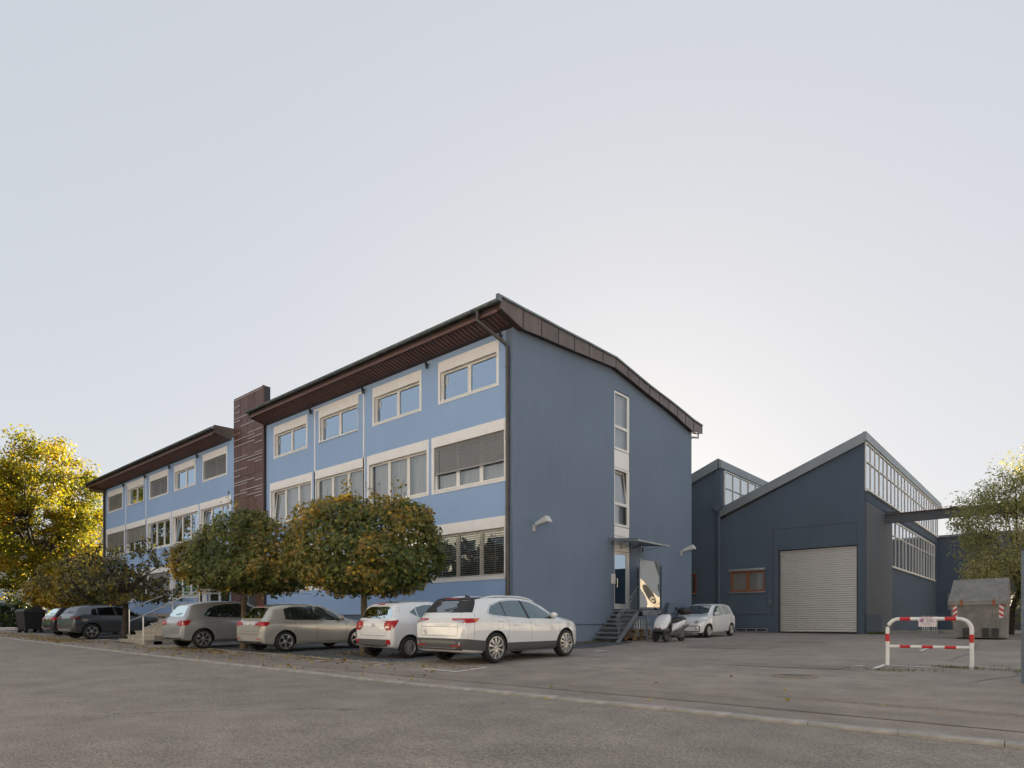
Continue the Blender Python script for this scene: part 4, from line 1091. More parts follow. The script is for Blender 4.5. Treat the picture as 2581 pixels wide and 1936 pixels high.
    if 'antenna' in S:
        ax_, kind = S['antenna']; h0 = sk.hit('T', ax_, 0, 0)[0]; m = MB()
        if kind == 'fin': m.hexa([h0+Vector(q) for q in ((-.1, -.025, -.01), (.1, -.02, -.01), (.1, .02, -.01), (-.1, .025, -.01), (-.09, -.008, .06), (-.03, -.008, .045), (-.03, .008, .045), (-.09, .008, .06))])
        else: m.tube([h0, h0+Vector((-.16, 0, .2))], .008, 5); m.lathe([(.03, 0), (.02, .02), (0, .025)], h0, (0, 0, 1), 8)
        obj('antenna', m, M['black'], t)
    if 'rails' in S:
        for sg in (1, -1):
            m = MB(); x0, x1, yy, mat_ = S['rails']; pts = []
            for q in np.linspace(0, 1, 12):
                xx = x0+(x1-x0)*q; h0 = sk.hit('T', xx, sg*yy, 0)[0]; pts.append(h0+Vector((0, 0, .028*min(1, 8*q, 8*(1-q))+.004)))
            m.tube(pts, .022, 6); obj('roof_rail', m, M[mat_] if mat_ != 'paint' else pm, t, smooth=60)
    return t

def mirror_wid(W, L, r0=.72, f0=.55):
    return [(0, W*r0), (.035, W*(r0+.09)), (.1, W*(r0+.17)), (.3, W*.965), (.75, W), (L-.95, W*.995), (L-.5, W*.94), (L-.22, W*.83), (L-.07, W*.69), (L, W*f0)]

ENY = dict(L=4.65, W=.94, r=.362, rim=.262, xr=.99, xf=3.755, spk=(10, False, .0), gap=.05, inset=.115, tw=.235,
    top=[(0,.60),(.03,.80),(.06,.98),(.11,1.10),(.18,1.17),(.34,1.35),(.50,1.505),(.62,1.53),(1.3,1.565),(2.0,1.57),(2.55,1.53),(3.0,1.40),(3.45,1.16),(3.65,1.08),(4.15,1.01),(4.45,.90),(4.6,.74),(4.65,.58)],
    belt=[(0,.9),(.5,1.10),(1.0,1.075),(2.5,1.0),(3.5,.985),(4.1,.92),(4.65,.7)], bot=[(0,.38),(.1,.29),(.5,.24),(4.2,.22),(4.55,.26),(4.65,.34)],
    wid=mirror_wid(.94, 4.65, .74), rw=[(0,.60),(.15,.66),(.34,.64),(.5,.60),(1.3,.62),(2.6,.60),(3.0,.62),(3.45,.68),(3.65,.72),(4.2,.68),(4.5,.55),(4.65,.4)],
    glass='cglass_g', rglass='cglass_d',
    side_glass=[([(.80,1.16),(.95,1.125),(1.34,1.095)],[(.80,1.19),(.98,1.34),(1.34,1.435)]), ([(1.38,1.09),(2.16,1.04)],[(1.38,1.44),(1.75,1.47),(2.08,1.47)]), ([(2.26,1.035),(3.33,1.01)],[(2.18,1.465),(2.5,1.43),(2.8,1.33),(3.1,1.17),(3.33,1.03)])],
    surround=[(3.37,1.0),(3.1,1.195),(2.8,1.355),(2.5,1.455),(2.1,1.493),(1.7,1.493),(1.34,1.458),(.97,1.36),(.76,1.19),(.80,1.14),(1.0,1.10),(1.4,1.07)],
    pillars=[([(1.34,1.09),(1.38,1.088)],[(1.34,1.44),(1.38,1.445)]), ([(2.16,1.035),(2.26,1.03)],[(2.08,1.475),(2.18,1.47)])],
    seams=[[(1.42,1.05),(1.46,.85),(1.42,.62),(1.34,.45)], [(2.24,1.03),(2.30,.75),(2.30,.34)], [(3.40,.98),(3.46,.75),(3.44,.42)], [(1.05,.97),(1.05,.82),(1.22,.82),(1.24,.97),(1.05,.97)], [(.36,1.16),(.30,.98),(.28,.62)]],
    handles=[(1.72,.90),(2.52,.885)], sill=[([(1.42,.26),(3.34,.25)],[(1.36,.47),(3.34,.44)])], mirror=(3.12, 1.06),
    rear_glass=([(-.64,1.185),(0,1.19),(.64,1.185)],[(-.52,1.46),(0,1.47),(.52,1.46)]), wind=([(2.75,-.52),(3.55,-.64)],[(2.75,.52),(3.55,.64)]),
    tail=[[('B',[(.40,1.02),(.78,.95)],[(.40,1.055),(.80,1.055)],0), ('B',[(.50,.995),(.76,.955)],[(.46,1.03),(.78,1.02)],1), ('L',[(.10,.95),(.32,.965)],[(.10,1.055),(.46,1.055)],0), ('L',[(.30,.985),(.36,.99)],[(.28,1.04),(.44,1.05)],2)]],
    head=[[('F',[(.45,.80),(.72,.84)],[(.45,.86),(.76,.92)],0)]],
    extra=[('bumper_lower','cladding','B',[(-.74,.335),(.74,.335)],[(-.86,.60),(.86,.60)],.006), ('bumper_side','cladding','R',[(.05,.36),(.62,.30)],[(.05,.60),(.64,.54)],.007), ('bumper_side','cladding','L',[(.05,.36),(.62,.30)],[(.05,.60),(.64,.54)],.007),
           ('bumper_inlay','inlay','B',[(-.62,.485),(.62,.485)],[(-.55,.55),(.55,.55)],.012), ('reflector','tail','B',[(.42,.425),(.72,.425)],[(.42,.452),(.72,.452)],.016), ('reflector','tail','B',[(-.72,.425),(-.42,.425)],[(-.72,.452),(-.42,.452)],.016),
           ('spoiler_trim','black','B',[(-.60,1.47),(.60,1.47)],[(-.57,1.52),(.57,1.52)],.02), ('quarter_trim','black','L',[(.20,1.19),(.34,1.19)],[(.44,1.46),(.60,1.48)],.006), ('quarter_trim','black','R',[(.20,1.19),(.34,1.19)],[(.44,1.46),(.60,1.48)],.006),
           ('third_brake_lamp','tail','B',[(-.2,1.485),(.2,1.485)],[(-.2,1.50),(.2,1.50)],.024), ('number_plate_recess','paint','B',[(-.35,.69),(.35,.69)],[(-.32,.84),(.32,.84)],.004)],
    bseams=[('B',[(-.60,1.17),(-.62,.66),(.62,.66),(.60,1.17)]), ('B',[(-.62,.865),(.62,.865)])], badge=('B', .44, .73, .06, 'ring'), antenna=(1.0,'fin'), rails=(.95, 2.75, .575, 'paint'))

GOLF = dict(L=4.2, W=.89, r=.316, rim=.222, xr=.76, xf=3.338, spk=(5, True, .0), gap=.045, inset=.11,
    top=[(0,.52),(.025,.70),(.05,.88),(.10,.975),(.18,1.07),(.33,1.25),(.47,1.395),(.58,1.425),(1.2,1.47),(1.75,1.475),(2.15,1.43),(2.55,1.29),(2.95,1.06),(3.1,.99),(3.65,.89),(4.0,.77),(4.15,.62),(4.2,.48)],
    belt=[(0,.86),(.5,.95),(1.2,.93),(2.8,.90),(3.6,.85),(4.2,.62)], bot=[(0,.33),(.12,.26),(.5,.21),(3.8,.19),(4.1,.22),(4.2,.3)],
    wid=mirror_wid(.89, 4.2, .78), rw=[(0,.60),(.15,.64),(.33,.60),(.47,.565),(1.2,.58),(2.2,.56),(2.6,.58),(2.95,.66),(3.1,.70),(3.7,.66),(4.05,.5),(4.2,.38)],
    side_glass=[([(.76,.985),(1.0,.97)],[(.80,1.30),(1.0,1.35)]), ([(1.03,.97),(1.72,.955)],[(1.03,1.355),(1.68,1.39)]), ([(1.82,.955),(2.82,.93)],[(1.77,1.39),(2.1,1.36),(2.45,1.22),(2.82,.965)])],
    pillars=[([(1.0,.968),(1.03,.968)],[(1.0,1.36),(1.03,1.36)]), ([(1.72,.952),(1.82,.95)],[(1.68,1.395),(1.77,1.395)])],
    seams=[[(1.06,.95),(1.10,.72),(1.04,.56)], [(1.80,.94),(1.84,.7),(1.83,.28)], [(2.86,.92),(2.92,.7),(2.88,.3)], [(1.06,.30),(2.9,.28)]],
    handles=[(1.32,.86),(2.08,.85)], mirror=(2.68,.975),
    rear_glass=([(-.60,1.03),(0,1.025),(.60,1.03)],[(-.47,1.335),(0,1.345),(.47,1.335)]), wind=([(2.3,-.48),(3.02,-.60)],[(2.3,.48),(3.02,.60)]),
    tail=[[('B',[(.40,.80),(.80,.785)],[(.40,.885),(.78,.93)],0), ('B',[(.45,.795),(.70,.79)],[(.45,.825),(.70,.825)],1), ('L',[(.06,.79),(.20,.81)],[(.06,.93),(.27,.915)],0)]],
    head=[[('F',[(.42,.62),(.74,.66)],[(.42,.72),(.76,.78)],0)]],
    extra=[('bumper_lower','cladding','B',[(-.66,.27),(.66,.27)],[(-.72,.34),(.72,.34)],.008), ('reflector','tail','B',[(.50,.40),(.72,.41)],[(.50,.425),(.72,.435)],.010), ('reflector','tail','B',[(-.72,.41),(-.50,.40)],[(-.72,.435),(-.50,.425)],.010),
           ('third_brake_lamp','tail','B',[(-.15,1.375),(.15,1.375)],[(-.15,1.395),(.15,1.395)],.008), ('bumper_step','paint','B',[(-.76,.575),(.76,.575)],[(-.74,.60),(.74,.60)],.022)],
    bseams=[('B',[(-.56,1.0),(-.60,.64),(.60,.64),(.56,1.0)])], badge=('B', .0, .86, .055, 'vw'))

I10 = dict(L=3.67, W=.83, r=.288, rim=.188, xr=.585, xf=2.97, spk=(9, False, .5), gap=.05, inset=.105, tw=.175,
    top=[(0,.55),(.025,.74),(.055,.92),(.10,1.03),(.18,1.18),(.28,1.36),(.36,1.43),(.48,1.455),(1.0,1.495),(1.5,1.5),(1.85,1.46),(2.25,1.31),(2.62,1.09),(2.8,1.0),(3.25,.90),(3.5,.77),(3.63,.60),(3.67,.46)],
    belt=[(0,.88),(.4,1.02),(.9,1.0),(2.4,.93),(3.1,.87),(3.67,.62)], bot=[(0,.36),(.12,.28),(.5,.22),(3.3,.2),(3.6,.24),(3.67,.32)],
    wid=mirror_wid(.83, 3.67, .79), rw=[(0,.56),(.15,.60),(.28,.57),(.4,.54),(1.0,.56),(1.9,.54),(2.3,.56),(2.62,.62),(2.8,.66),(3.3,.6),(3.55,.48),(3.67,.38)],
    glass='cglass_g', hm='black',
    side_glass=[([(.66,1.19),(.86,1.09)],[(.68,1.21),(.86,1.30)]), ([(.90,1.075),(1.12,1.0),(1.55,.975)],[(.90,1.32),(1.2,1.38),(1.48,1.395)]), ([(1.66,.975),(2.50,.955)],[(1.58,1.395),(1.85,1.37),(2.15,1.22),(2.50,.985)])],
    seams=[[(.88,1.31),(.86,1.06),(.98,.75),(1.12,.40),(1.15,.30)], [(1.60,.96),(1.64,.7),(1.62,.28)], [(2.55,.94),(2.60,.7),(2.58,.28)], [(.40,1.40),(.36,1.2)]],
    handles=[(1.08,.90),(1.84,.885)], mirror=(2.38,1.0),
    rear_glass=([(-.63,1.06),(-.3,1.03),(.3,1.03),(.63,1.06)],[(-.56,1.26),(-.38,1.345),(.38,1.345),(.56,1.26)]), wind=([(2.0,-.46),(2.7,-.56)],[(2.0,.46),(2.7,.56)]),
    tail=[[('B',[(.46,.80),(.55,.73),(.72,.745)],[(.44,.93),(.6,.97),(.76,.975)],0), ('B',[(.50,.77),(.62,.76)],[(.49,.835),(.64,.84)],1), ('B',[(.57,.85),(.64,.85)],[(.57,.91),(.64,.91)],2), ('L',[(.06,.78),(.16,.88)],[(.06,.975),(.26,1.0)],0)]],
    head=[[('F',[(.38,.62),(.66,.66)],[(.38,.74),(.70,.80)],0)]],
    extra=[('bumper_insert','cladding','B',[(-.60,.34),(-.4,.315),(.4,.315),(.60,.34)],[(-.64,.505),(.64,.505)],.006), ('reflector','tail','B',[(.58,.38),(.70,.385)],[(.58,.50),(.70,.50)],.012), ('reflector','tail','B',[(-.70,.385),(-.58,.38)],[(-.70,.50),(-.58,.50)],.012),
           ('third_brake_lamp','tail','B',[(-.13,1.392),(.13,1.392)],[(-.13,1.415),(.13,1.415)],.010), ('number_plate_recess','cladding','B',[(-.27,.36),(.27,.36)],[(-.27,.485),(.27,.485)],.010)],
    bseams=[('B',[(-.5,1.03),(-.56,.72),(-.5,.60),(.5,.60),(.56,.72),(.5,1.03)])], badge=('B', .0, .86, .05, 'oval'), antenna=(.62,'rod'))

UP = dict(L=3.54, W=.82, r=.29, rim=.2, xr=.50, xf=2.92, spk=(7, True, .15), gap=.045, inset=.105, tw=.175,
    top=[(0,.55),(.03,.78),(.06,.95),(.11,1.06),(.2,1.28),(.28,1.41),(.4,1.45),(.9,1.48),(1.5,1.48),(1.85,1.44),(2.2,1.30),(2.58,1.06),(2.75,.99),(3.15,.90),(3.38,.78),(3.5,.60),(3.54,.46)],
    belt=[(0,.88),(.4,.97),(.9,.95),(2.4,.91),(3.0,.86),(3.54,.62)], bot=[(0,.32),(.12,.26),(.5,.2),(3.2,.19),(3.45,.2),(3.54,.26)],
    wid=mirror_wid(.82, 3.54, .8, .62), rw=[(0,.56),(.15,.60),(.28,.57),(.4,.55),(1.0,.57),(1.9,.55),(2.2,.57),(2.58,.63),(2.75,.66),(3.2,.62),(3.42,.52),(3.54,.44)],
    side_glass=[([(.52,1.02),(1.30,.965)],[(.58,1.25),(.85,1.385),(1.26,1.40)]), ([(1.38,.965),(2.46,.94)],[(1.34,1.40),(1.8,1.37),(2.1,1.22),(2.46,.97)])],
    seams=[[(1.33,.95),(1.36,.7),(1.34,.27)], [(2.5,.93),(2.55,.7),(2.52,.27)], [(.55,.98),(.62,.7),(.8,.4)]],
    handles=[(.85,.87),(1.56,.86)], mirror=(2.32,.99),
    rear_glass=([(-.56,1.05),(.56,1.05)],[(-.46,1.36),(.46,1.36)]), wind=([(1.98,-.49),(2.70,-.60)],[(1.98,.49),(2.70,.60)]),
    tail=[[('B',[(.5,.75),(.72,.75)],[(.5,1.0),(.70,1.0)],0)]],
    head=[[('F',[(.36,.62),(.64,.64)],[(.34,.70),(.70,.80)],0), ('L',[(3.28,.70),(3.4,.64)],[(3.05,.80),(3.34,.80)],0)]],
    extra=[('grille_trim','black','F',[(-.55,.27),(.55,.27)],[(-.58,.30),(.58,.30)],.008), ('grille_trim','black','F',[(-.58,.49),(.58,.49)],[(-.58,.52),(.58,.52)],.008), ('grille_trim','black','F',[(.55,.28),(.585,.28)],[(.56,.51),(.59,.51)],.009), ('grille_trim','black','F',[(-.585,.28),(-.55,.28)],[(-.59,.51),(-.56,.51)],.009),
           ('fog_lamp','lens','F',[(.43,.36),(.52,.36)],[(.43,.44),(.52,.44)],.010), ('fog_lamp','lens','F',[(-.52,.36),(-.43,.36)],[(-.52,.44),(-.43,.44)],.010)],
    badge=('F', 0, .66, .055, 'vw'))

BCL = dict(L=4.27, W=.89, r=.325, rim=.235, xr=.70, xf=3.478, spk=(7, True, .0), gap=.045, inset=.11,
    top=[(0,.56),(.025,.74),(.06,.92),(.12,1.02),(.2,1.12),(.32,1.32),(.44,1.465),(.56,1.51),(1.1,1.575),(1.75,1.6),(2.3,1.55),(2.75,1.40),(3.2,1.13),(3.35,1.05),(3.75,.95),(4.05,.82),(4.2,.66),(4.27,.5)],
    belt=[(0,.92),(.5,1.04),(1.2,1.0),(2.8,.95),(3.6,.9),(4.27,.64)], bot=[(0,.36),(.12,.29),(.5,.24),(3.9,.21),(4.18,.25),(4.27,.32)],
    wid=mirror_wid(.89, 4.27, .79), rw=[(0,.60),(.15,.64),(.32,.60),(.45,.57),(1.2,.58),(2.3,.56),(2.75,.59),(3.2,.66),(3.35,.70),(3.8,.64),(4.1,.5),(4.27,.38)],
    side_glass=[([(.72,1.10),(.9,1.06),(1.12,1.05)],[(.74,1.13),(.95,1.33),(1.12,1.40)]), ([(1.16,1.045),(1.95,1.02)],[(1.16,1.42),(1.5,1.475),(1.90,1.49)]), ([(2.05,1.02),(3.05,.99)],[(2.0,1.49),(2.35,1.45),(2.7,1.3),(3.05,1.03)])],
    pillars=[([(1.12,1.04),(1.16,1.04)],[(1.12,1.41),(1.16,1.42)]), ([(1.95,1.015),(2.05,1.015)],[(1.9,1.495),(2.0,1.495)])],
    seams=[[(1.18,1.03),(1.22,.8),(1.15,.6),(1.10,.4)], [(2.02,1.0),(2.06,.7),(2.05,.3)], [(3.08,.97),(3.14,.7),(3.10,.3)], [(.8,.86),(1.3,.9),(3.2,.88)]],
    handles=[(1.45,.93),(2.28,.92)], mirror=(2.92,1.04),
    rear_glass=([(-.62,1.07),(0,1.06),(.62,1.07)],[(-.47,1.42),(0,1.43),(.47,1.42)]), wind=([(2.45,-.48),(3.26,-.60)],[(2.45,.48),(3.26,.60)]),
    tail=[[('B',[(.44,.80),(.80,.76)],[(.44,.90),(.78,.95)],0), ('B',[(.48,.835),(.74,.825)],[(.48,.86),(.74,.86)],1), ('L',[(.07,.77),(.22,.80)],[(.07,.94),(.32,.95)],0)]],
    head=[[('F',[(.42,.66),(.74,.70)],[(.42,.78),(.76,.84)],0)]],
    extra=[('bumper_lower','cladding','B',[(-.66,.31),(.66,.31)],[(-.70,.37),(.70,.37)],.008), ('plate_light_bar','chrome','B',[(-.30,.885),(.30,.885)],[(-.30,.905),(.30,.905)],.012), ('sill_strip','alloy','R',[(1.1,.27),(3.05,.26)],[(1.1,.30),(3.05,.29)],.012)],
    bseams=[('B',[(-.56,1.04),(-.60,.68),(.60,.68),(.56,1.04)])], badge=('B', 0, .965, .042, 'ring'))

SUV = dict(L=4.08, W=.89, r=.345, rim=.235, xr=.74, xf=3.30, spk=(5, True, .0), gap=.06, inset=.11, tw=.22,
    top=[(0,.62),(.03,.80),(.06,.96),(.11,1.07),(.2,1.2),(.35,1.40),(.46,1.475),(.6,1.50),(1.2,1.53),(1.7,1.53),(2.15,1.48),(2.5,1.33),(2.85,1.12),(3.0,1.06),(3.5,1.0),(3.85,.93),(4.02,.78),(4.08,.6)],
    belt=[(0,.92),(.5,1.06),(1.2,1.03),(2.6,1.0),(3.4,.97),(4.08,.72)], bot=[(0,.4),(.12,.33),(.5,.27),(3.7,.25),(4.0,.3),(4.08,.36)],
    wid=mirror_wid(.89, 4.08, .79, .66), rw=[(0,.60),(.15,.64),(.3,.60),(.46,.57),(1.2,.59),(2.1,.57),(2.5,.59),(2.85,.66),(3.0,.72),(3.5,.70),(3.9,.62),(4.08,.5)],
    side_glass=[([(.72,1.08),(.98,1.06)],[(.80,1.32),(.98,1.37)]), ([(1.02,1.06),(1.72,1.04)],[(1.02,1.385),(1.68,1.43)]), ([(1.82,1.04),(2.70,1.02)],[(1.77,1.43),(2.05,1.40),(2.4,1.26),(2.70,1.05)])],
    glass='cglass_d', pillars=[([(1.72,1.03),(1.82,1.03)],[(1.68,1.435),(1.77,1.435)])],
    seams=[[(1.04,1.04),(1.1,.8),(1.0,.6)], [(1.8,1.03),(1.84,.7),(1.82,.34)], [(2.74,1.0),(2.8,.7),(2.78,.34)]],
    handles=[(2.0,.92)], mirror=(2.58,1.06), sill=[([(1.2,.30),(2.86,.29)],[(1.2,.46),(2.86,.45)])],
    rear_glass=([(-.60,1.12),(.60,1.12)],[(-.48,1.42),(.48,1.42)]), wind=([(2.25,-.5),(2.95,-.62)],[(2.25,.5),(2.95,.62)]),
    tail=[[('B',[(.46,.88),(.78,.88)],[(.46,1.02),(.74,1.02)],3), ('B',[(.52,.92),(.74,.92)],[(.52,.98),(.72,.98)],0), ('L',[(.06,.88),(.30,.88)],[(.06,1.02),(.32,1.02)],3), ('L',[(.10,.91),(.26,.91)],[(.10,.99),(.26,.99)],0)]],
    head=[[('F',[(.42,.78),(.74,.80)],[(.42,.86),(.76,.90)],0)]],
    extra=[('bumper_lower','cladding','B',[(-.72,.37),(.72,.37)],[(-.78,.60),(.78,.60)],.008), ('bumper_side','cladding','R',[(.05,.38),(.36,.36)],[(.05,.60),(.36,.60)],.008), ('skid_plate','galv','B',[(-.6,.40),(.6,.40)],[(-.55,.46),(.55,.46)],.02), ('reflector','tail','B',[(.56,.52),(.70,.52)],[(.56,.58),(.70,.58)],.016)],
    antenna=(.9,'fin'), rails=(.8, 2.1, .55, 'black'))

def park(xc, y_rear, S, rz=R(90), heading=None):
    """car origin is the middle of its rear bumper on the ground"""
    return (xc, y_rear, 0)
def settle(t, S):
    """lay the car on the sloping ground: height and pitch from the two axles"""
    c, s = math.cos(t.rotation_euler.z), math.sin(t.rotation_euler.z)
    def gz(x): return G(t.location.x+c*x, t.location.y+s*x)
    za, zb = gz(S['xr']), gz(S['xf']); pitch = math.atan((zb-za)/(S['xf']-S['xr']))
    gx, gy = -s, c
    roll = math.atan((G(t.location.x+c*2+gx*.7, t.location.y+s*2+gy*.7)-G(t.location.x+c*2-gx*.7, t.location.y+s*2-gy*.7))/1.4)
    m = Matrix.Rotation(t.rotation_euler.z, 4, 'Z') @ Matrix.Rotation(-pitch, 4, 'Y') @ Matrix.Rotation(roll, 4, 'X')
    t.rotation_euler = m.to_euler(); t.location.z = za-math.sin(pitch)*S['xr']+.004

CARS = [
 ('suv_car', 'pearl white electric SUV with grey lower bumper and roof rails at the building corner', ENY, (-10.99, 10.08), 90, 'p_white2'),
 ('hatchback_car', 'small white hatchback with red tail lamps beside the white SUV', I10, (-13.63, 10.20), 90, 'p_white'),
 ('hatchback_car', 'champagne beige hatchback parked between the two round clipped maples', GOLF, (-18.74, 9.42), 90, 'p_beige'),
 ('compact_car', 'silver tall compact car parked right of the concrete entrance steps', BCL, (-22.60, 8.70), 90, 'p_silver'),
 ('suv_car', 'dark grey small SUV left of the concrete entrance steps', SUV, (-33.4, 8.42), 97, 'p_grey'),
 ('hatchback_car', 'black car half hidden between the waste bins and the dark grey SUV', GOLF, (-38.3, 8.9), 92, 'p_black'),
 ('city_car', 'white city car facing the street behind the scooter', UP, (-12.45, 29.42), -90, 'p_white'),
]
for nm, lb, S, (x_, y_), a_, pm_ in CARS:
    c_ = car(nm, lb, S, (x_, y_, 0), R(a_), M[pm_]); settle(c_, S)
# ================================================================== STEPS, RAILINGS, CANOPY
def concrete_steps():
    t = thing('entrance_steps', 'broad concrete steps with two steel handrails beside the silver car', 'steps', (-27.1, 9.0, G(-27, 9)))
    zb = -.765; x0, x1 = -28.5, -25.7
    for i in range(8):
        y0 = 9.0+i*.29; z1 = zb+.16*(i+1)
        mb = MB(); mb.box(x0+.03, x1-.03, y0+.03, y0+.60, z1-.16-.3*(i == 0), z1-.05); mb.box(x0, x1, y0, y0+.33, z1-.05, z1)
        obj('step', mb, M['concrete'], t)
    z1 = zb+1.28
    mb = MB(); mb.box(x0+.03, x1-.03, 9.3, 11.5, -1.2, -.62); mb.box(x0, x1, 11.33, 13.0, z1-.14, z1-.001); mb.box(-38.5, x1, 13.0, YF-.005, z1-.14, z1); mb.box(-38.4, x1-.2, 13.2, YF-.01, -1.0, z1-.14)
    obj('landing', mb, M['concrete'], t)
    def rail(xr, zfoot, y0, n):
        top = [(xr, y0, zfoot+.02), (xr, y0, zfoot+1.0), (xr, y0+.06, zfoot+1.08), (xr, 11.0, 1.34), (xr, 13.0, 1.34), (xr, 13.0, z1)]
        mb = MB(); mb.tube(top, .024, 8); mb.tube([(xr, y0, zfoot+.55), (xr, 11.0, .85), (xr, 13.0, .85)], .018, 8); mb.tube([(xr, 11.0, .4), (xr, 11.0, 1.34)], .02, 8)
        obj('handrail', mb, M['steel'], t, smooth=50)
    rail(x0+.12, -.45, 9.35, 3); rail(x1-.12, -.76, 8.97, 3)
    mb = MB(); mb.tube([(-25.8, 13.0, 1.34), (-25.8, 15.9, 1.34)], .022, 8); mb.tube([(-28.4, 13.0, 1.34), (-38.4, 13.05, 1.34), (-38.4, 15.9, 1.34)], .022, 8); mb.tube([(-28.4, 13.0, .9), (-38.4, 13.05, .9)], .018, 8)
    for xx in (-31, -33.6, -36): mb.tube([(xx, 13.03, z1), (xx, 13.03, 1.34)], .02, 6)
    obj('landing_rail', mb, M['steel'], t, smooth=50)
concrete_steps()

def metal_stairs():
    xa, xb = XG+.03, -12.84
    t = thing('steel_stairs', 'grey steel stairs with baluster railing up to the yard door', 'stairs', (-13.4, 21.0, -.67))
    zb = -.68; n = 7; rise = (0.55-zb)/n; run = .235
    for i in range(n):
        y0 = 20.92+i*run; z1 = zb+rise*(i+1)
        mb = MB(); mb.box(xa, xb-.03, y0, y0+.27, z1-.03, z1); mb.box(xa, xb-.03, y0, y0+.012, z1-.065, z1-.03); mb.box(xa, xb-.03, y0+.25, y0+.258, z1-.15, z1-.03)
        obj('tread', mb, M['paintgrey'], t)
    ye = 20.92+n*run
    for xx in (xa-.01, xb-.03):
        mb = MB(); mb.hexa([(xx, 20.85, zb-.02), (xx+.03, 20.85, zb-.02), (xx+.03, 21.15, zb-.02), (xx, 21.15, zb-.02), (xx, ye-.1, .57), (xx+.03, ye-.1, .57), (xx+.03, ye+.15, .53), (xx, ye+.15, .53)])
        obj('stringer', mb, M['paintgrey'], t)
    mb = MB(); mb.box(xa, -12.66, ye+.02, 24.3, .49, .55); mb.box(-12.72, -12.66, ye, 24.3, .32, .488); mb.box(xa, xb, 24.24, 24.3, .32, .488)
    for (px_, py_) in ((-12.72, ye+.3), (-12.72, 24.2)): mb.box(px_, px_+.06, py_, py_+.06, -.7, .32)
    obj('landing', mb, M['paintgrey'], t)
    mb = MB(); xr = xb-.015; yb = 21.0
    mb.tube([(xr, yb-.02, zb+.45), (xr, yb-.12, zb+.72), (xr, yb-.06, zb+.98), (xr, yb+.05, zb+1.06), (xr, ye+.1, 1.6), (xr, ye+.12, .55)], .021, 8)
    mb.tube([(xr, yb, zb+.88), (xr, ye+.1, 1.42)], .016, 6); mb.tube([(xr, yb+.04, zb), (xr, yb+.04, zb+1.02)], .02, 6)
    obj('handrail', mb, M['paintgrey'], t, smooth=50)
    for k in range(8):
        f = (k+1)/9; y_ = yb+f*(ye+.1-yb); zl = zb+.22+f*(.55-zb-.05); zh = zb+.88+f*(1.42-zb-.88)
        mb = MB(); mb.tube([(xr, y_, zl), (xr, y_, zh)], .009, 5); obj('baluster', mb, M['paintgrey'], t)
    # shiny windbreak sheet on the outer edge of the landing
    p = thing('windbreak_panel', 'tall mirror-like clear sheet standing on the edge of the steel stair landing', 'panel', (-12.68, 23.1, .55))
    mb = MB(); rows = []
    for j in range(16):
        v = .66+j*(2.52-.66)/15; row = []
        for i in range(14):
            u = 22.34+i*(23.92-22.34)/13
            row.append((-12.68+.012*math.sin(u*2.1+v*1.1)+.010*math.sin(v*2.6-u*.8)+.005*math.sin(v*5.2+u*3), u, v))
        rows.append(row)
    mb.grid(rows); m_ = glass('film_sheet', (.13, .14, .15), .13, rough=.0, gcol=(.95, .95, .95)); obj('sheet', mb, m_, p, smooth=180, recalc=False)
    mb = MB()
    for (y0, y1, z0, z1) in ((22.30, 22.345, .55, 2.6), (23.915, 23.96, .55, 2.5), (22.345, 23.915, .60, .66), (22.345, 23.915, 2.52, 2.56)): mb.box(-12.71, -12.67, y0, y1, z0, z1)
    obj('frame', mb, M['paintgrey'], p)
    mb = MB(); mb.box(-13.9, -12.75, 24.22, 24.25, .55, 2.4); obj('end_pane', mb, glass('side_pane', (.06, .08, .1), .12), p)
metal_stairs()

t = thing('door_canopy', 'flat glazed steel canopy over the yard door', 'canopy', (XG, 23.3, 3.4))
zi, zo = 3.42, 3.26; xi, xo = XG-.0+.012, -12.62
for yy in (22.12, 22.95, 23.78, 24.58):
    mb = MB(); mb.hexa([(xi, yy, zi-.05), (xo, yy, zo-.03), (xo, yy+.04, zo-.03), (xi, yy+.04, zi-.05), (xi, yy, zi+.03), (xo, yy, zo+.02), (xo, yy+.04, zo+.02), (xi, yy+.04, zi+.03)]); mb.box(xi-.01, xi+.03, yy-.01, yy+.05, zi-.34, zi+.1)
    mb.tube([(xi+.02, yy+.02, zi-.30), (xo-.45, yy+.02, zo-.02)], .012, 6)
    obj('bracket', mb, M['galv'], t)
mb = MB(); mb.box(xo, xo+.03, 22.05, 24.7, zo-.04, zo+.035); obj('front_rail', mb, M['galv'], t)
mb = MB(); mb.hexa([(xi, 22.06, zi+.034), (xo+.02, 22.06, zo+.036), (xo+.02, 24.68, zo+.036), (xi, 24.68, zi+.034), (xi, 22.06, zi+.044), (xo+.02, 22.06, zo+.046), (xo+.02, 24.68, zo+.046), (xi, 24.68, zi+.044)]); obj('glass_sheet', mb, M['pane_see'], t)
mb = MB(); mb.lathe([(0, .1), (.035, .1), (.035, -.06), (0, -.1)], (-13.5, 24.0, 3.12), (0, 0, 1), 10); obj('hanging_lamp', mb, M['dark'], t, smooth=40)

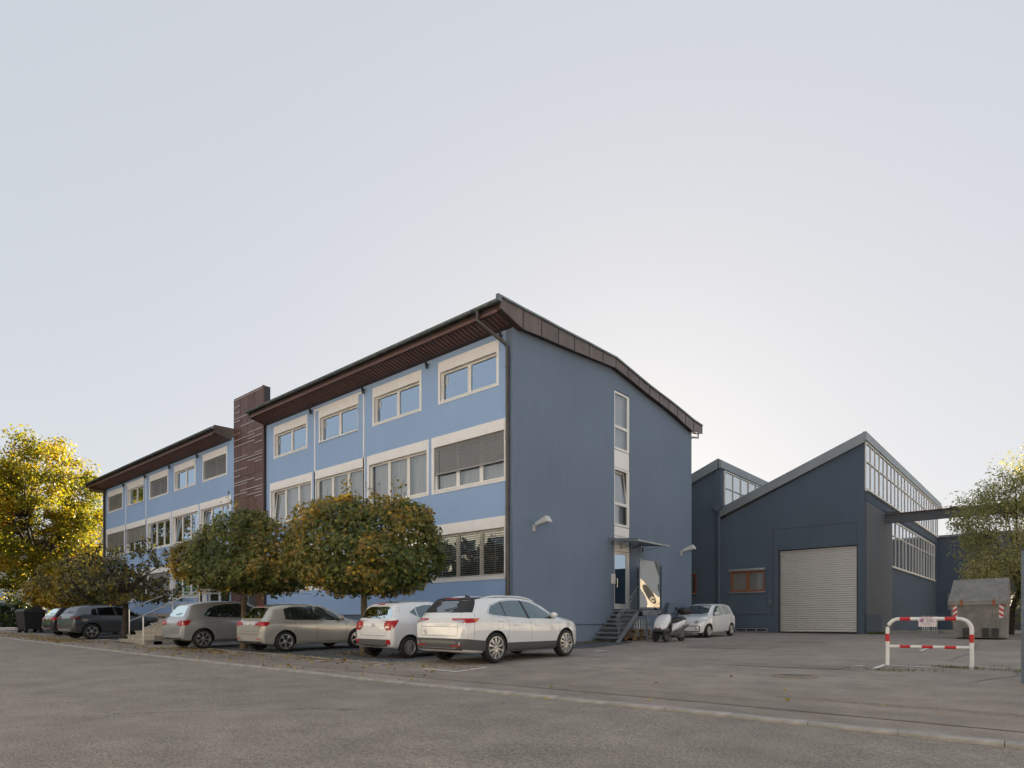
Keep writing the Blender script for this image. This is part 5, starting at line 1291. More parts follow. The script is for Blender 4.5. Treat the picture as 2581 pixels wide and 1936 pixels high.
def wall_lamp(y_, z_, label):
    t = thing('wall_lamp', label, 'lamp', (XG, y_, z_), group='gable wall lamps')
    mb = MB(); mb.box(XG+.002, XG+.05, y_-.05, y_+.05, z_-.10, z_+.12); mb.tube([(XG+.03, y_, z_+.04), (XG+.2, y_, z_+.12)], .035, 8); obj('bracket', mb, M['lamp'], t, smooth=40)
    a, b = XG+.13, XG+.72; za, zb = z_+.12, z_+.25
    mb = MB(); mb.hexa([(a, y_-.10, za-.06), (b, y_-.16, zb-.08), (b, y_+.16, zb-.08), (a, y_+.10, za-.06), (a, y_-.07, za+.06), (b-.10, y_-.11, zb+.11), (b-.10, y_+.11, zb+.11), (a, y_+.07, za+.06)]); obj('housing', mb, M['lamp'], t)
    mb = MB(); mb.hexa([(a+.1, y_-.07, za-.055), (b-.02, y_-.095, zb-.105), (b-.02, y_+.095, zb-.105), (a+.1, y_+.07, za-.055), (a+.1, y_-.06, za-.03), (b-.02, y_-.095, zb-.068), (b-.02, y_+.095, zb-.068), (a+.1, y_+.06, za-.03)]); obj('lens', mb, M['lampglass'], t)
wall_lamp(17.22, 3.30, 'pale angular lamp on the gable wall above the white SUV')
wall_lamp(28.44, 3.36, 'pale angular lamp on the gable wall near the dark hall')

# ================================================================== BARRIER WITH SIGN
bx0, bx1, by = -2.85, -1.40, 15.40
bar = thing('parking_barrier', 'red and white tubular barrier hoop with a private parking sign', 'barrier', ((bx0+bx1)/2, by, G(-2.1, by)))
zg = G(-2.1, by)-.012; H = 1.03; rr = .038; Rc = .22
def arc(cx, cz, a0, a1, n=8): return [(cx+Rc*math.cos(a), by, cz+Rc*math.sin(a)) for a in np.linspace(a0, a1, n)]
hoop = [(bx0, by, zg-.1), (bx0, by, zg+H-Rc-rr)]+arc(bx0+Rc, zg+H-Rc-rr, math.pi, math.pi/2)[1:]+[(bx1-Rc, by, zg+H-rr)]+arc(bx1-Rc, zg+H-Rc-rr, math.pi/2, 0)[1:]+[(bx1, by, zg-.1)]
mb = MB(); mb.tube(hoop, rr, 14); obj('hoop', mb, M['barrier_w'], bar, smooth=40)
mb = MB(); mb.tube([(bx0+.03, by, zg+.42), (bx1-.03, by, zg+.42)], .03, 12); obj('cross_bar', mb, M['barrier_w'], bar, smooth=40)
for (pa, pb, r_) in [((bx0, by, zg+.52), (bx0, by, zg+.68), rr+.0015), ((bx1, by, zg+.52), (bx1, by, zg+.68), rr+.0015)]+[((bx0+q, by, zg+H-rr), (bx0+q+.19, by, zg+H-rr), rr+.0015) for q in (.225, 1.01)]+[((bx0+q, by, zg+.42), (bx0+q+.19, by, zg+.42), .0315) for q in (.225, .62, 1.01)]:
    mb = MB(); mb.tube([pa, pb], r_, 14); obj('red_band', mb, M['red'], bar, smooth=40)
mb = MB(); sx0, sx1, sz0, sz1 = bx0+.565, bx0+.875, zg+.83, zg+1.005; ys = by-rr-.012
mb.box(sx0, sx1, ys-.006, ys, sz0, sz1); sg = obj('sign', mb, M['signface'], bar)
mb = MB(); mb.box(sx0+.05, sx1-.06, ys-.002, ys+.05, sz1-.003, sz1+.012); obj('sign_clip', mb, M['red'], sg)
PSG = lambda u, v: (u, ys-.0085, v)
mb = MB(); mb.lathe([(0, 0), (.037, 0)], (sx0+.058, ys-.008, sz1-.048), (0, -1, 0), 24); obj('no_parking_symbol', mb, M['purple'], sg, recalc=False)
mb = MB(); mb.lathe([(.022, 0), (.026, 0)], (sx0+.058, ys-.0092, sz1-.048), (0, -1, 0), 24); mb.add([(sx0+.058+a, ys-.0093, sz1-.048+b) for a, b in ((-.018, .014), (-.014, .018), (.018, -.014), (.014, -.018))], [(0, 1, 2, 3)]); obj('symbol_ring', mb, M['signface'], sg, recalc=False)
text_mesh('Privat', .040, lambda u, v: PSG(sx0+.195+u, sz1-.030+v), M['ink'], 'sign_lettering', sg)
text_mesh('Parkplatz', .036, lambda u, v: PSG(sx0+.200+u, sz1-.062+v), M['ink'], 'sign_lettering', sg)
mb = MB(); rr_ = random.Random(2); pts = [(sx0+.075+.155*i/26, ys-.009, sz0+.058+.014*math.sin(i*1.9)*rr_.uniform(.3, 1)) for i in range(27)]
mb.tube(pts, .0022, 4); obj('handwriting', mb, M['ink'], sg)

# ================================================================== SKIP
def skipmat():
    m, t, b = nodes_of('rusty_grey_steel')
    n1 = noise(t, 2.5, 5, .65, 'Object'); n2 = noise(t, 9, 4, .7, 'Object', (1, 1, .35)); n3 = noise(t, 1.2, 3, .6, 'Object')
    c = ramp(t, n1.outputs[0], [(.3, (.15, .152, .146)), (.7, (.27, .265, .25))]).outputs[0]
    f = ramp(t, n2.outputs[0], [(.55, (0,)*3), (.68, (1,)*3)]); g = ramp(t, n3.outputs[0], [(.42, (0,)*3), (.62, (1,)*3)])
    c = mixc(t, mixc(t, 1., f.outputs[0], g.outputs[0], 'MULTIPLY'), c, (.12, .062, .03))
    lk(t, c, b.inputs['Base Color']); b.inputs['Roughness'].default_value = .6; b.inputs['Metallic'].default_value = .15
    return m
M['skip'] = skipmat()
sk0, sk1, sy = -3.40, -1.66, 29.85; sg0 = G(-2.5, 30)
skp = thing('waste_skip', 'rusty grey steel waste skip with sloping lid and red white warning stripes', 'skip', (-2.5, sy, sg0))
mb = MB(); z0 = sg0+.06; z1 = sg0+1.36; e = .12
mb.hexa([(sk0+e, sy+.18, z0), (sk1-e*.3, sy+.18, z0), (sk1-e*.3, sy+1.7, z0), (sk0+e, sy+1.7, z0), (sk0, sy, z1), (sk1, sy, z1), (sk1, sy+1.8, z1), (sk0, sy+1.8, z1)]); obj('body', mb, M['skip'], skp)
mb = MB(); mb.hexa([(sk0-.05, sy-.06, z1+.004), (sk1+.03, sy-.06, z1+.004), (sk1+.03, sy+1.86, z1+.004), (sk0-.05, sy+1.86, z1+.004), (sk0-.05, sy-.06, z1+.10), (sk1+.03, sy-.06, z1+.10), (sk1+.02, sy+.75, z1+.98), (sk0+.04, sy+.75, z1+.95)])
mb.hexa([(sk0+.04, sy+.75, z1+.6), (sk1+.02, sy+.75, z1+.6), (sk1+.03, sy+1.86, z1+.1), (sk0-.05, sy+1.86, z1+.1), (sk0+.04, sy+.75, z1+.949), (sk1+.02, sy+.75, z1+.979), (sk1+.03, sy+1.1, z1+.9), (sk0-.05, sy+1.1, z1+.9)])
obj('lid', mb, M['skip'], skp)
mb = MB(); mb.box(sk0-.06, sk1+.04, sy-.075, sy-.01, z1-.06, z1+.03); obj('lid_rim', mb, M['skip'], skp)
for xx in (sk0+.32, sk1-.42):
    mb = MB(); mb.box(xx, xx+.09, sy-.10, sy-.02, z1-.10, z1+.14); obj('hinge', mb, M['brownwood'], skp)
for a in (sk0+.40, sk0+1.0, sk1-.45):
    mb = MB(); mb.hexa([(a, sy+.10, z0+.02), (a+.2, sy+.10, z0+.02), (a+.2, sy+.3, z0+.02), (a, sy+.3, z0+.02), (a, sy+.045, z0+.36), (a+.2, sy+.045, z0+.36), (a+.2, sy+.3, z0+.36), (a, sy+.3, z0+.36)]); obj('lifting_pocket', mb, M['dark'], skp)
# warning plates: white plate, red slanted bars
def front(u, v, d): 
    f = (v-z0)/(z1-z0); return (u, sy+.18*(1-f)-d, v)
for a, sgn in ((sk0+.085, 1), (sk1-.22, -1)):
    pz0, pz1 = z1-.55, z1-.03; wd = .135
    def pt(u, v, d): return front(a+.03*(1-(v-z0)/(z1-z0))*(1 if sgn > 0 else -1)+u, v, d)
    mb = MB(); mb.hexa([pt(0, pz0, .0), pt(wd, pz0, .0), pt(wd, pz0, .012), pt(0, pz0, .012), pt(0, pz1, .0), pt(wd, pz1, .0), pt(wd, pz1, .012), pt(0, pz1, .012)]); wp = obj('warning_plate', mb, M['white'], skp)
    for k in range(3):
        b0 = pz0+.02+k*.19; mb = MB(); q = .10
        lo, hi = (b0, b0+q) if sgn > 0 else (b0+q, b0)
        pp = [pt(0, lo, .015), pt(wd, hi, .015), pt(wd, min(pz1, hi+.085), .015), pt(0, min(pz1, lo+.085), .015)]
        mb.add(pp, [(0, 1, 2, 3)]); obj('red_stripe', mb, M['red'], wp, recalc=False)

# ================================================================== PALLETS, HOOPS, SMALL YARD THINGS
def pallet(x_, y_, z_, label, rz=0):
    t = thing('pallet', label, 'pallet', (x_, y_, z_), rz, group='pallets under the stairs', local=True)
    m1 = MB(); m1.box(-.05, .05, -.6, .6, .122, .144)
    for k in range(5): obj('board', (lambda m: (m.box(-.4+k*.175, -.4+k*.175+.10, -.6, .6, .122, .144), m)[1])(MB()), M['wood'], t)
    for yy in (-.6, -.07, .46): obj('cross_board', (lambda m: (m.box(-.4, .4, yy, yy+.14, .1, .121), m)[1])(MB()), M['wood'], t)
    for xx in (-.4, -.05, .3):
        for yy in (-.6, -.07, .46): obj('block', (lambda m: (m.box(xx, xx+.1, yy, yy+.14, .022, .0995), m)[1])(MB()), M['wood'], t)
    for xx in (-.4, -.05, .3): obj('runner', (lambda m: (m.box(xx, xx+.1, -.6, .6, 0, .021), m)[1])(MB()), M['wood'], t)
gz_ = G(-13.1, 23)
pallet(-13.25, 22.75, gz_+.0, 'wooden pallet lowest in the stack under the steel landing', R(4))
pallet(-13.2, 22.85, gz_+.15, 'middle wooden pallet of the stack under the steel landing', R(-3))
pallet(-13.22, 22.9, gz_+.30, 'topmost wooden pallet under the row of steel hoops', R(2))
t = thing('bicycle_rack', 'row of thin galvanised hoops standing on the pallets under the landing', 'rack', (-13.0, 23.0, gz_+.45))
for k in range(7):
    y_ = 22.45+k*.19; h_ = .30+.05*(k % 3)
    mb = MB(); mb.tube([(-12.98, y_, gz_+.447), (-12.98, y_, gz_+.45+h_), (-12.95, y_+.03, gz_+.49+h_), (-12.92, y_+.07, gz_+.45+h_), (-12.92, y_+.07, gz_+.447)], .009, 6); obj('hoop', mb, M['galv'], t, smooth=50)
# posts by the far ramp
gp0 = G(-4.8, 35)
t = thing('bollard_row', 'row of slim pale blue steel posts behind the barrier sign', 'posts', (-4.75, 35, gp0))
for k in range(7):
    mb = MB(); x_ = -5.05+k*.085+(.05 if k > 3 else 0); mb.tube([(x_, 35, gp0), (x_, 35, gp0+.85)], .020, 8); obj('post', mb, M['galv'], t, smooth=50)
mb = MB(); mb.box(-6.8, -3.0, 35.7, 36.2, G(-5, 36)-.1, G(-5, 36)+.12); tag(obj('concrete_ledge', mb, M['kerb']), 'low pale concrete ledge along the hall side behind the barrier', 'ledge')
# grey steel panel at the right picture edge
mb = MB(); mb.box(-.53, .3, 12.96, 13.02, G(1, 13)-.05, 1.10); gp_ = thing('fence_panel', 'blue grey steel fence panel cut by the right picture edge', 'fence', (-.4, 13, G(-.4, 13)))
M['fence'] = pmat('fence_blue_grey', (.09, .125, .17), .5, var=.1)
obj('panel', mb, M['fence'], gp_); mb = MB(); mb.box(-.54, -.48, 12.93, 13.05, G(1, 13)-.05, 1.16); obj('post', mb, M['fence'], gp_)
mb = MB(); mb.box(-.55, -.47, 12.92, 13.06, 1.161, 1.19); obj('post_cap', mb, M['dark'], gp_)

# ================================================================== WASTE BINS
def bin_(x_, y_, label, lidm, rz=0):
    z_ = G(x_, y_); t = thing('waste_bin', label, 'bin', (x_, y_, z_), rz, group='wheeled bins by the hedge', local=True)
    mb = MB(); mb.hexa([(-.55, -.42, .2), (.55, -.42, .2), (.55, .42, .2), (-.55, .42, .2), (-.68, -.52, 1.18), (.68, -.52, 1.18), (.68, .52, 1.18), (-.68, .52, 1.18)]); obj('body', mb, M['black'], t)
    mb = MB(); mb.box(-.71, .71, -.56, .56, 1.15, 1.21); obj('rim', mb, M['dark'], t)
    mb = MB(); rows = [[(-.70+1.4*i/10, .54*math.cos(a), 1.215+.18*math.sin(a)) for i in range(11)] for a in np.linspace(0, math.pi, 9)]; mb.grid(rows)
    for q in (0, -1): mb.add([r[q] for r in rows], [list(range(9))])
    obj('lid', mb, lidm, t, smooth=30)
    for sx in (-.48, .48):
        for sy_ in (-.36, .36):
            mb = MB(); mb.lathe([(0, -.03), (.09, -.03), (.1, 0), (.09, .03), (0, .03)], (sx, sy_, .1), (1, 0, 0), 12); mb.box(sx-.04, sx+.04, sy_-.05, sy_+.05, .13, .22); obj('castor', mb, M['tyre'], t, smooth=40)
M['binlid'] = pmat('bin_lid_grey', (.03, .033, .036), .5); M['binyellow'] = pmat('bin_lid_yellow', (.48, .36, .02), .45)
bin_(-44.6, 9.6, 'large dark wheeled bin with grey lid nearest the street', M['binlid'], R(6))
bin_(-47.6, 10.3, 'dark wheeled bin with yellow lid at the hedge', M['binyellow'])
bin_(-43.4, 12.2, 'yellow lidded wheeled bin behind the black car', M['binyellow'])
mb = MB(); mb.box(-53.3, -50.9, 16.6, 16.64, .55, 1.35); 
t = thing('notice_sign', 'white notice board on two posts in front of the hedge', 'sign', (-46.6, 14.4, -.4))
mb = MB(); mb.box(-47.5, -46.2, 14.4, 14.43, .62, 1.12); obj('board', mb, M['white'], t)
mb = MB(); mb.box(-47.5, -46.2, 14.38, 14.402, 1.04, 1.12); obj('red_band', mb, M['red'], t)
mb = MB(); mb.box(-47.3, -47.24, 14.44, 14.5, -.5, 1.1); mb.box(-46.46, -46.4, 14.44, 14.5, -.5, 1.1); obj('post', mb, M['dark'], t)

# ================================================================== SCOOTER
def scooter():
    x_, y_ = -11.47, 22.63
    t = thing('scooter', 'white three wheeled scooter with tall windshield and black top box', 'scooter', (x_, y_, G(x_, y_)), R(-94), local=True)
    # local: +x forward, z up
    def loft(nm, secs, mat, smooth=60, n=16):
        mb = MB(); rows = []
        for (cx, cz, hw, hh, pw) in secs:
            row = []
            for k in range(n):
                a = 2*math.pi*k/n; c, s = math.cos(a), math.sin(a)
                row.append((cx, hw*math.copysign(abs(c)**pw, c), cz+hh*math.copysign(abs(s)**pw, s)))
            rows.append(row+[row[0]])
        mb.grid(rows); mb.add(rows[0][:-1], [list(range(n))]); mb.add(rows[-1][:-1], [list(range(n))[::-1]])
        return obj(nm, mb, mat, t, smooth=smooth)
    W_ = M['p_white']
    for (wx, wy, r_, wd) in ((.78, .22, .225, .11), (.78, -.22, .225, .11), (-.70, 0, .26, .14)):
        mb = MB(); h = wd/2; mb.lathe([(r_*.62, -h*.8), (r_*.8, -h), (r_-.02, -h*.8), (r_, 0), (r_-.02, h*.8), (r_*.8, h), (r_*.62, h*.8)], (wx, wy, r_), (0, 1, 0), 26); wv = obj('wheel', mb, M['tyre'], t, smooth=40)
        mb = MB(); mb.lathe([(0, .02), (r_*.6, .03), (r_*.64, h*.7), (r_*.64, -h*.7), (r_*.6, -.03), (0, -.02)], (wx, wy, r_), (0, 1, 0), 18); obj('rim', mb, M['dark'], wv, smooth=40)
    # front shell: wide nose sloping back to the handlebar
    loft('front_fairing', [(.98, .50, .06, .06, .8), (.95, .52, .20, .13, .7), (.86, .58, .27, .20, .65), (.72, .70, .30, .22, .65), (.56, .84, .30, .18, .7), (.42, .96, .24, .12, .8), (.34, 1.02, .10, .06, .9)], W_)
    loft('front_guard', [(.99, .46, .10, .05, .8), (.93, .44, .24, .08, .7), (.80, .47, .31, .09, .7), (.62, .44, .28, .10, .7), (.52, .36, .22, .12, .8)], M['cladding'])
    for sg in (1, -1):
        mb = MB(); mb.add([(.945, sg*.10, .60), (.87, sg*.24, .66), (.68, sg*.285, .84), (.80, sg*.17, .78)], [(0, 1, 2, 3)]); mb.v = [(a+.012, b*1.02, c+.015) for a, b, c in mb.v]; obj('head_lamp', mb, M['lens'], t, recalc=False)
        mb = MB(); mb.tube([(.78, sg*.22, .24), (.74, sg*.16, .52)], .035, 8); obj('fork_leg', mb, M['dark'], t, smooth=40)
        mb = MB(); mb.tube([(.40, sg*.10, 1.03), (.36, sg*.32, 1.06), (.27, sg*.42, 1.03)], .016, 6); mb.tube([(.29, sg*.36, 1.04), (.25, sg*.46, 1.02)], .022, 8); obj('handlebar', mb, M['black'], t, smooth=40)
        mb = MB(); mb.tube([(.40, sg*.30, 1.06), (.44, sg*.42, 1.22)], .008, 5); mb.lathe([(0, .02), (.045, .015), (.06, -.005), (0, -.015)], (.44, sg*.45, 1.26), (1, 0, .1), 12); obj('mirror', mb, M['black'], t, smooth=40)
    # reflector on the nose
    mb = MB(); mb.add([(.985, -.11, .47), (.985, .11, .47), (.975, .13, .55), (.975, -.13, .55)], [(0, 1, 2, 3)]); obj('nose_grille', mb, M['brownwood'], t, recalc=False)
    # windshield
    mb = MB(); rows = []
    for j in range(9):
        f = j/8; hw = .26-.07*f**2.5; zz = .88+.62*f; xx = .62-.42*f+.05*f*f
        rows.append([(xx-.10*(i/6*2-1)**2, hw*(i/6*2-1), zz-.03*(i/6*2-1)**2*f) for i in range(7)])
    mb.grid(rows); obj('windshield', mb, glass('smoked_screen', refl=.05, see=.32, gcol=(.9, 1., 1.)), t, smooth=90, recalc=False)
    # leg shield, floor, seat, flanks
    loft('leg_shield', [(.50, .62, .26, .30, .6), (.40, .60, .25, .34, .6), (.32, .62, .22, .36, .6)], M['dark'])
    loft('floor_board', [(.48, .30, .20, .08, .5), (.10, .30, .22, .09, .5), (-.35, .33, .20, .12, .5)], M['cladding'])
    loft('seat', [(.14, .74, .07, .05, .7), (.05, .79, .14, .07, .6), (-.25, .80, .17, .08, .6), (-.42, .86, .18, .09, .6), (-.80, .90, .15, .07, .6), (-.92, .88, .07, .04, .8)], M['black'])
    loft('rear_body', [(.22, .42, .10, .10, .8), (.05, .52, .17, .16, .7), (-.25, .62, .21, .16, .7), (-.6, .72, .21, .14, .7), (-.92, .80, .14, .10, .8), (-1.05, .84, .04, .04, .9)], W_)
    for sg in (1, -1):
        mb = MB(); rows = [[(.30-1.2*i/8, sg*(.215+.01*math.sin(i*.4)), .28+.36*(i/8)**1.1+dz*(.10+.05*math.sin(i/8*3.1))) for i in range(9)] for dz in (-.5, 0, .5)]; mb.grid(rows); obj('flank_trim', mb, M['cladding'], t, smooth=60, recalc=False)
    mb = MB(); mb.box(-.78, -.20, -.16, .10, .18, .42); mb.tube([(-.2, -.19, .27), (-.55, -.22, .30), (-.95, -.23, .40)], .06, 10); obj('engine', mb, M['iron'], t, smooth=40)
    mb = MB(); mb.tube([(-.25, .12, .2), (-.32, .25, .012), (-.42, .27, .012)], .014, 6); mb.tube([(-.25, -.12, .2), (-.32, -.25, .012), (-.42, -.27, .012)], .014, 6); obj('stand', mb, M['dark'], t, smooth=40)
    mb = MB(); mb.tube([(-.55, .15, .88), (-.85, .16, 1.02), (-1.1, .14, 1.03)], .013, 6); mb.tube([(-.55, -.15, .88), (-.85, -.16, 1.02), (-1.1, -.14, 1.03)], .013, 6); obj('luggage_rack', mb, M['galv'], t, smooth=40)
    tb = loft('top_box', [(-.70, 1.17, .10, .08, .7), (-.73, 1.17, .20, .12, .6), (-.90, 1.18, .235, .145, .6), (-1.10, 1.18, .22, .14, .6), (-1.20, 1.17, .14, .10, .7)], M['black'])
    mb = MB(); mb.hexa([(-1.205, -.12, 1.14), (-1.16, -.21, 1.14), (-1.16, .21, 1.14), (-1.205, .12, 1.14), (-1.205, -.12, 1.20), (-1.16, -.21, 1.20), (-1.16, .21, 1.20), (-1.205, .12, 1.20)]); obj('red_reflector', mb, M['tail'], tb)
scooter()
# ================================================================== TREES
MAPLE = np.array([(0,-.48),(.16,-.22),(.48,-.24),(.32,.03),(.44,.34),(.15,.27),(0,.55),(-.15,.27),(-.44,.34),(-.32,.03),(-.48,-.24),(-.16,-.22)])
OVAL = np.array([(0,-.5),(.26,-.1),(.2,.25),(0,.5),(-.2,.25),(-.26,-.1)])
DIAM = np.array([(0,-.5),(.36,0),(0,.5),(-.36,0)])
LANCE = np.array([(0,-.5),(.17,-.05),(0,.5),(-.17,-.05)])
def leaf_mesh(name, pos, nrm, tipd, size, col, shape, mat, rng):
    """every leaf is one small polygon with its own colour"""
    n = len(pos); k = len(shape)
    nrm = nrm/np.maximum(1e-6, np.linalg.norm(nrm, axis=1, keepdims=True))
    tip = tipd-nrm*np.sum(tipd*nrm, axis=1, keepdims=True); tip /= np.maximum(1e-6, np.linalg.norm(tip, axis=1, keepdims=True))
    sid = np.cross(tip, nrm)
    fold = np.abs(shape[:, 0])[None, :, None]*rng.uniform(-.1, .5, (n, 1, 1))
    V = pos[:, None, :]+size[:, None, None]*(sid[:, None, :]*shape[None, :, 0, None]+tip[:, None, :]*shape[None, :, 1, None]-nrm[:, None, :]*fold)
    V = V.reshape(-1, 3)
    me = bpy.data.meshes.new(name); me.vertices.add(n*k); me.vertices.foreach_set('co', V.astype(np.float32).ravel())
    me.loops.add(n*k); me.loops.foreach_set('vertex_index', np.arange(n*k, dtype=np.int32))
    me.polygons.add(n); me.polygons.foreach_set('loop_start', np.arange(0, n*k, k, dtype=np.int32))
    me.update(calc_edges=True)
    a = me.attributes.new('tint', 'FLOAT_COLOR', 'POINT')
    c4 = np.concatenate([np.repeat(np.clip(col, 0, 1), k, axis=0), np.ones((n*k, 1))], axis=1)
    a.data.foreach_set('color', c4.astype(np.float32).ravel())
    me.materials.append(mat); return me
def fbm(p, seed, f):
    r = np.random.default_rng(seed); o = np.zeros(len(p))
    for i in range(6):
        d = r.normal(size=3)*f*(1+.5*i); o += np.sin(p@d+r.uniform(0, 6.28))/(1+.35*i)
    return o/2.6
def pal(rng, n, fld, cols, jitter=.22):
    """cols: list of (position, rgb); fld in 0..1 picks along the list"""
    xs = [c[0] for c in cols]; f = np.clip(fld, 0, 1)
    out = np.stack([np.interp(f, xs, [c[1][q] for c in cols]) for q in range(3)], axis=1)
    return out*rng.uniform(1-jitter, 1+jitter, (n, 1))
def mk(name, me, parent):
    o = bpy.data.objects.new(name, me); COL.objects.link(o); o.parent = parent; return o

def limbs(mb, rng, base, top, r0, n, spread, zlo, zhi, reach):
    """trunk plus forked limbs, returns limb tips"""
    mb.tube([base, tuple(np.array(base)*.55+np.array(top)*.45+rng.normal(0, .03, 3)), top], r0, 10, radii=[r0*1.25, r0, r0*.8])
    tips = []
    for k in range(n):
        a = k*2.4+rng.uniform(-.3, .3); f = rng.uniform(.3, 1.0); rr = reach*rng.uniform(.6, 1.)
        end = np.array([top[0]+math.cos(a)*rr*spread, top[1]+math.sin(a)*rr*spread, zlo+(zhi-zlo)*f])
        st = np.array(top)+np.array([0, 0, (zlo-top[2])*.3*f]); mid = st*.5+end*.5+np.array([0, 0, .12*rr])
        mb.tube([tuple(st), tuple(mid), tuple(end)], .05, 6, radii=[r0*.55, r0*.3, r0*.1]); tips.append(end)
        for q in range(3):
            e2 = mid+(end-mid)*rng.uniform(.2, .9)+rng.normal(0, .35*reach/2.2, 3); mb.tube([tuple(mid), tuple(e2)], .02, 5, radii=[r0*.22, r0*.06]); tips.append(e2)
    return tips

CRX = np.array([.7559, .6546, 0.])          # two level directions along which the lobes of each crown are set out
CRY = np.array([-.6546, .7559, 0.])
def globe_tree(label, x, y, lobes, seed, n, cols, bias, leafsize=.13, loose=0., trunk_r=.105, bark='bark', shoots=14, inner=.6, ztr=.9, size_lo=.45):
    """clipped street tree; lobes = (across, along, height above the lens, rx, ry, rz)"""
    rng = np.random.default_rng(seed); zg = G(x, y); t = thing('clipped_maple', label, 'tree', (x, y, zg), group='street trees in the parking row', local=True)
    L = [(CRX*a_+CRY*d_+np.array([0, 0, z_-zg]), np.array([rx, ry, rz])) for a_, d_, z_, rx, ry, rz in lobes]
    area = np.array([l[1][0]*l[1][2]+l[1][0]*l[1][1] for l in L]); area = area/area.sum()
    zc = np.mean([l[0][2] for l in L]); reach = max(np.linalg.norm(l[0][:2])+l[1][0] for l in L)
    mb = MB(); limbs(mb, rng, (0, 0, -.1), (.04, 0, ztr-zg), trunk_r, 11, .8, zc-.5, zc+.9, reach*.8)
    obj('trunk', mb, M[bark], t, smooth=60)
    pos = []; nr = []; 
    for (c, r), f in zip(L, area):
        m = int(n*f*1.5); d = rng.normal(size=(m, 3)); d /= np.linalg.norm(d, axis=1, keepdims=True)
        p_ = 2.5; q = (np.hypot(d[:, 0], d[:, 1])**p_+np.abs(d[:, 2])**p_)**(1/p_); sD = d/q[:, None]
        lump = 1+.12*fbm(sD+c, seed, 2.4)+.10*fbm(sD+c, seed+9, 5.5)
        rad = np.where(rng.uniform(0, 1, m) < .8, rng.uniform(.86, 1.03, m), rng.uniform(inner, .9, m))
        pp = c+sD*(lump*rad)[:, None]*r
        # drop what lies deep inside another lobe
        keep = np.ones(m, bool)
        for (c2, r2) in L:
            if c2 is c: continue
            keep &= np.linalg.norm((pp-c2)/r2, axis=1) > .80
        keep &= pp[:, 2] > .55
        pos.append(pp[keep]); nr.append(d[keep])
    pos = np.concatenate(pos); nr = np.concatenate(nr)
    gate = fbm(pos, seed+3, 3.2)+rng.normal(0, .22, len(pos)); keep = gate > np.quantile(gate, loose)
    pos = pos[keep]; nr = nr[keep]
    if len(pos) > n: pk = rng.permutation(len(pos))[:n]; pos = pos[pk]; nr = nr[pk]
    m = len(pos); pos += rng.normal(0, .035, (m, 3))
    nrm = nr*np.array([1, 1, .7])+np.array([0, 0, .35])+rng.normal(0, .5, (m, 3))
    tip = np.array([0, 0, -1.])+nr*.5+rng.normal(0, .5, (m, 3))
    rel = (pos-np.array([0, 0, zc]))/reach
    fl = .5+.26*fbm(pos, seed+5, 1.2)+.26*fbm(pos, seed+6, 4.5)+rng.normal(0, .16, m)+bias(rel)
    size = leafsize*(size_lo+(1.35-size_lo)*rng.uniform(0, 1, m)**1.3)
    me = leaf_mesh('crown', pos, nrm, tip, size, pal(rng, m, fl, cols, .3), MAPLE, M['leaf'], rng); mk('crown', me, t)
    # long shoots above and ragged tufts below the clipped crown
    tw = MB(); lp = []
    for k in range(shoots):
        c, r = L[int(rng.integers(len(L)))]; an = rng.uniform(0, 6.28); rr = rng.uniform(0, .7); h = rng.uniform(.2, .7)*(1 if k % 4 else 1.6)
        p0 = c+np.array([r[0]*rr*math.cos(an), r[1]*rr*math.sin(an), r[2]*.75]); p1 = p0+np.array([rng.normal(0, .1), rng.normal(0, .1), h+.15])
        tw.tube([tuple(p0), tuple((p0+p1)/2+rng.normal(0, .03, 3)), tuple(p1)], .006, 4, radii=[.009, .006, .003])
        if k % 3: lp += [p1+(p0-p1)*rng.uniform(0, .6)+rng.normal(0, .08, 3) for j in range(int(rng.integers(5, 22)))]
    obj('shoots', tw, M['bark_dark'], t, kind='stuff')
    low = pos[pos[:, 2] < np.quantile(pos[:, 2], .12)]
    for k in range(40):
        if not len(low): break
        c = low[int(rng.integers(len(low)))]; lp += [c+np.array([rng.normal(0, .07), rng.normal(0, .07), -rng.uniform(0, .22)]) for j in range(int(rng.integers(3, 9)))]
    lp = np.array(lp); m = len(lp); me = leaf_mesh('ragged_leaves', lp, rng.normal(0, 1, (m, 3)), np.array([0, 0, -1.])+rng.normal(0, .5, (m, 3)), leafsize*rng.uniform(.5, 1.2, m), pal(rng, m, rng.uniform(.2, 1, m), cols), MAPLE, M['leaf'], rng); mk('ragged_leaves', me, t)
    return t
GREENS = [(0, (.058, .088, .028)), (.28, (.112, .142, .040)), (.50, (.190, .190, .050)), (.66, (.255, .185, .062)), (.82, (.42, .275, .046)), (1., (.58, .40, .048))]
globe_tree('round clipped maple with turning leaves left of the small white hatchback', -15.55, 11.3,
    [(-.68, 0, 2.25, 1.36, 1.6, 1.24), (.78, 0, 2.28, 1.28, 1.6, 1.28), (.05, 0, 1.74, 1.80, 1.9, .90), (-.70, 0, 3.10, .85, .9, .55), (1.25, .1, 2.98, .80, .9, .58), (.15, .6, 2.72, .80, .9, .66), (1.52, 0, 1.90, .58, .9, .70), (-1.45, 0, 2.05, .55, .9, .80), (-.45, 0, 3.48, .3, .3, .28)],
    11, 36000, GREENS, lambda p: .20*np.clip(-(p@CRX)*1.2-.3, 0, 1)+.14*np.clip(p[:, 2]*1.5-.3, 0, 1)-.05, .108, loose=.16)
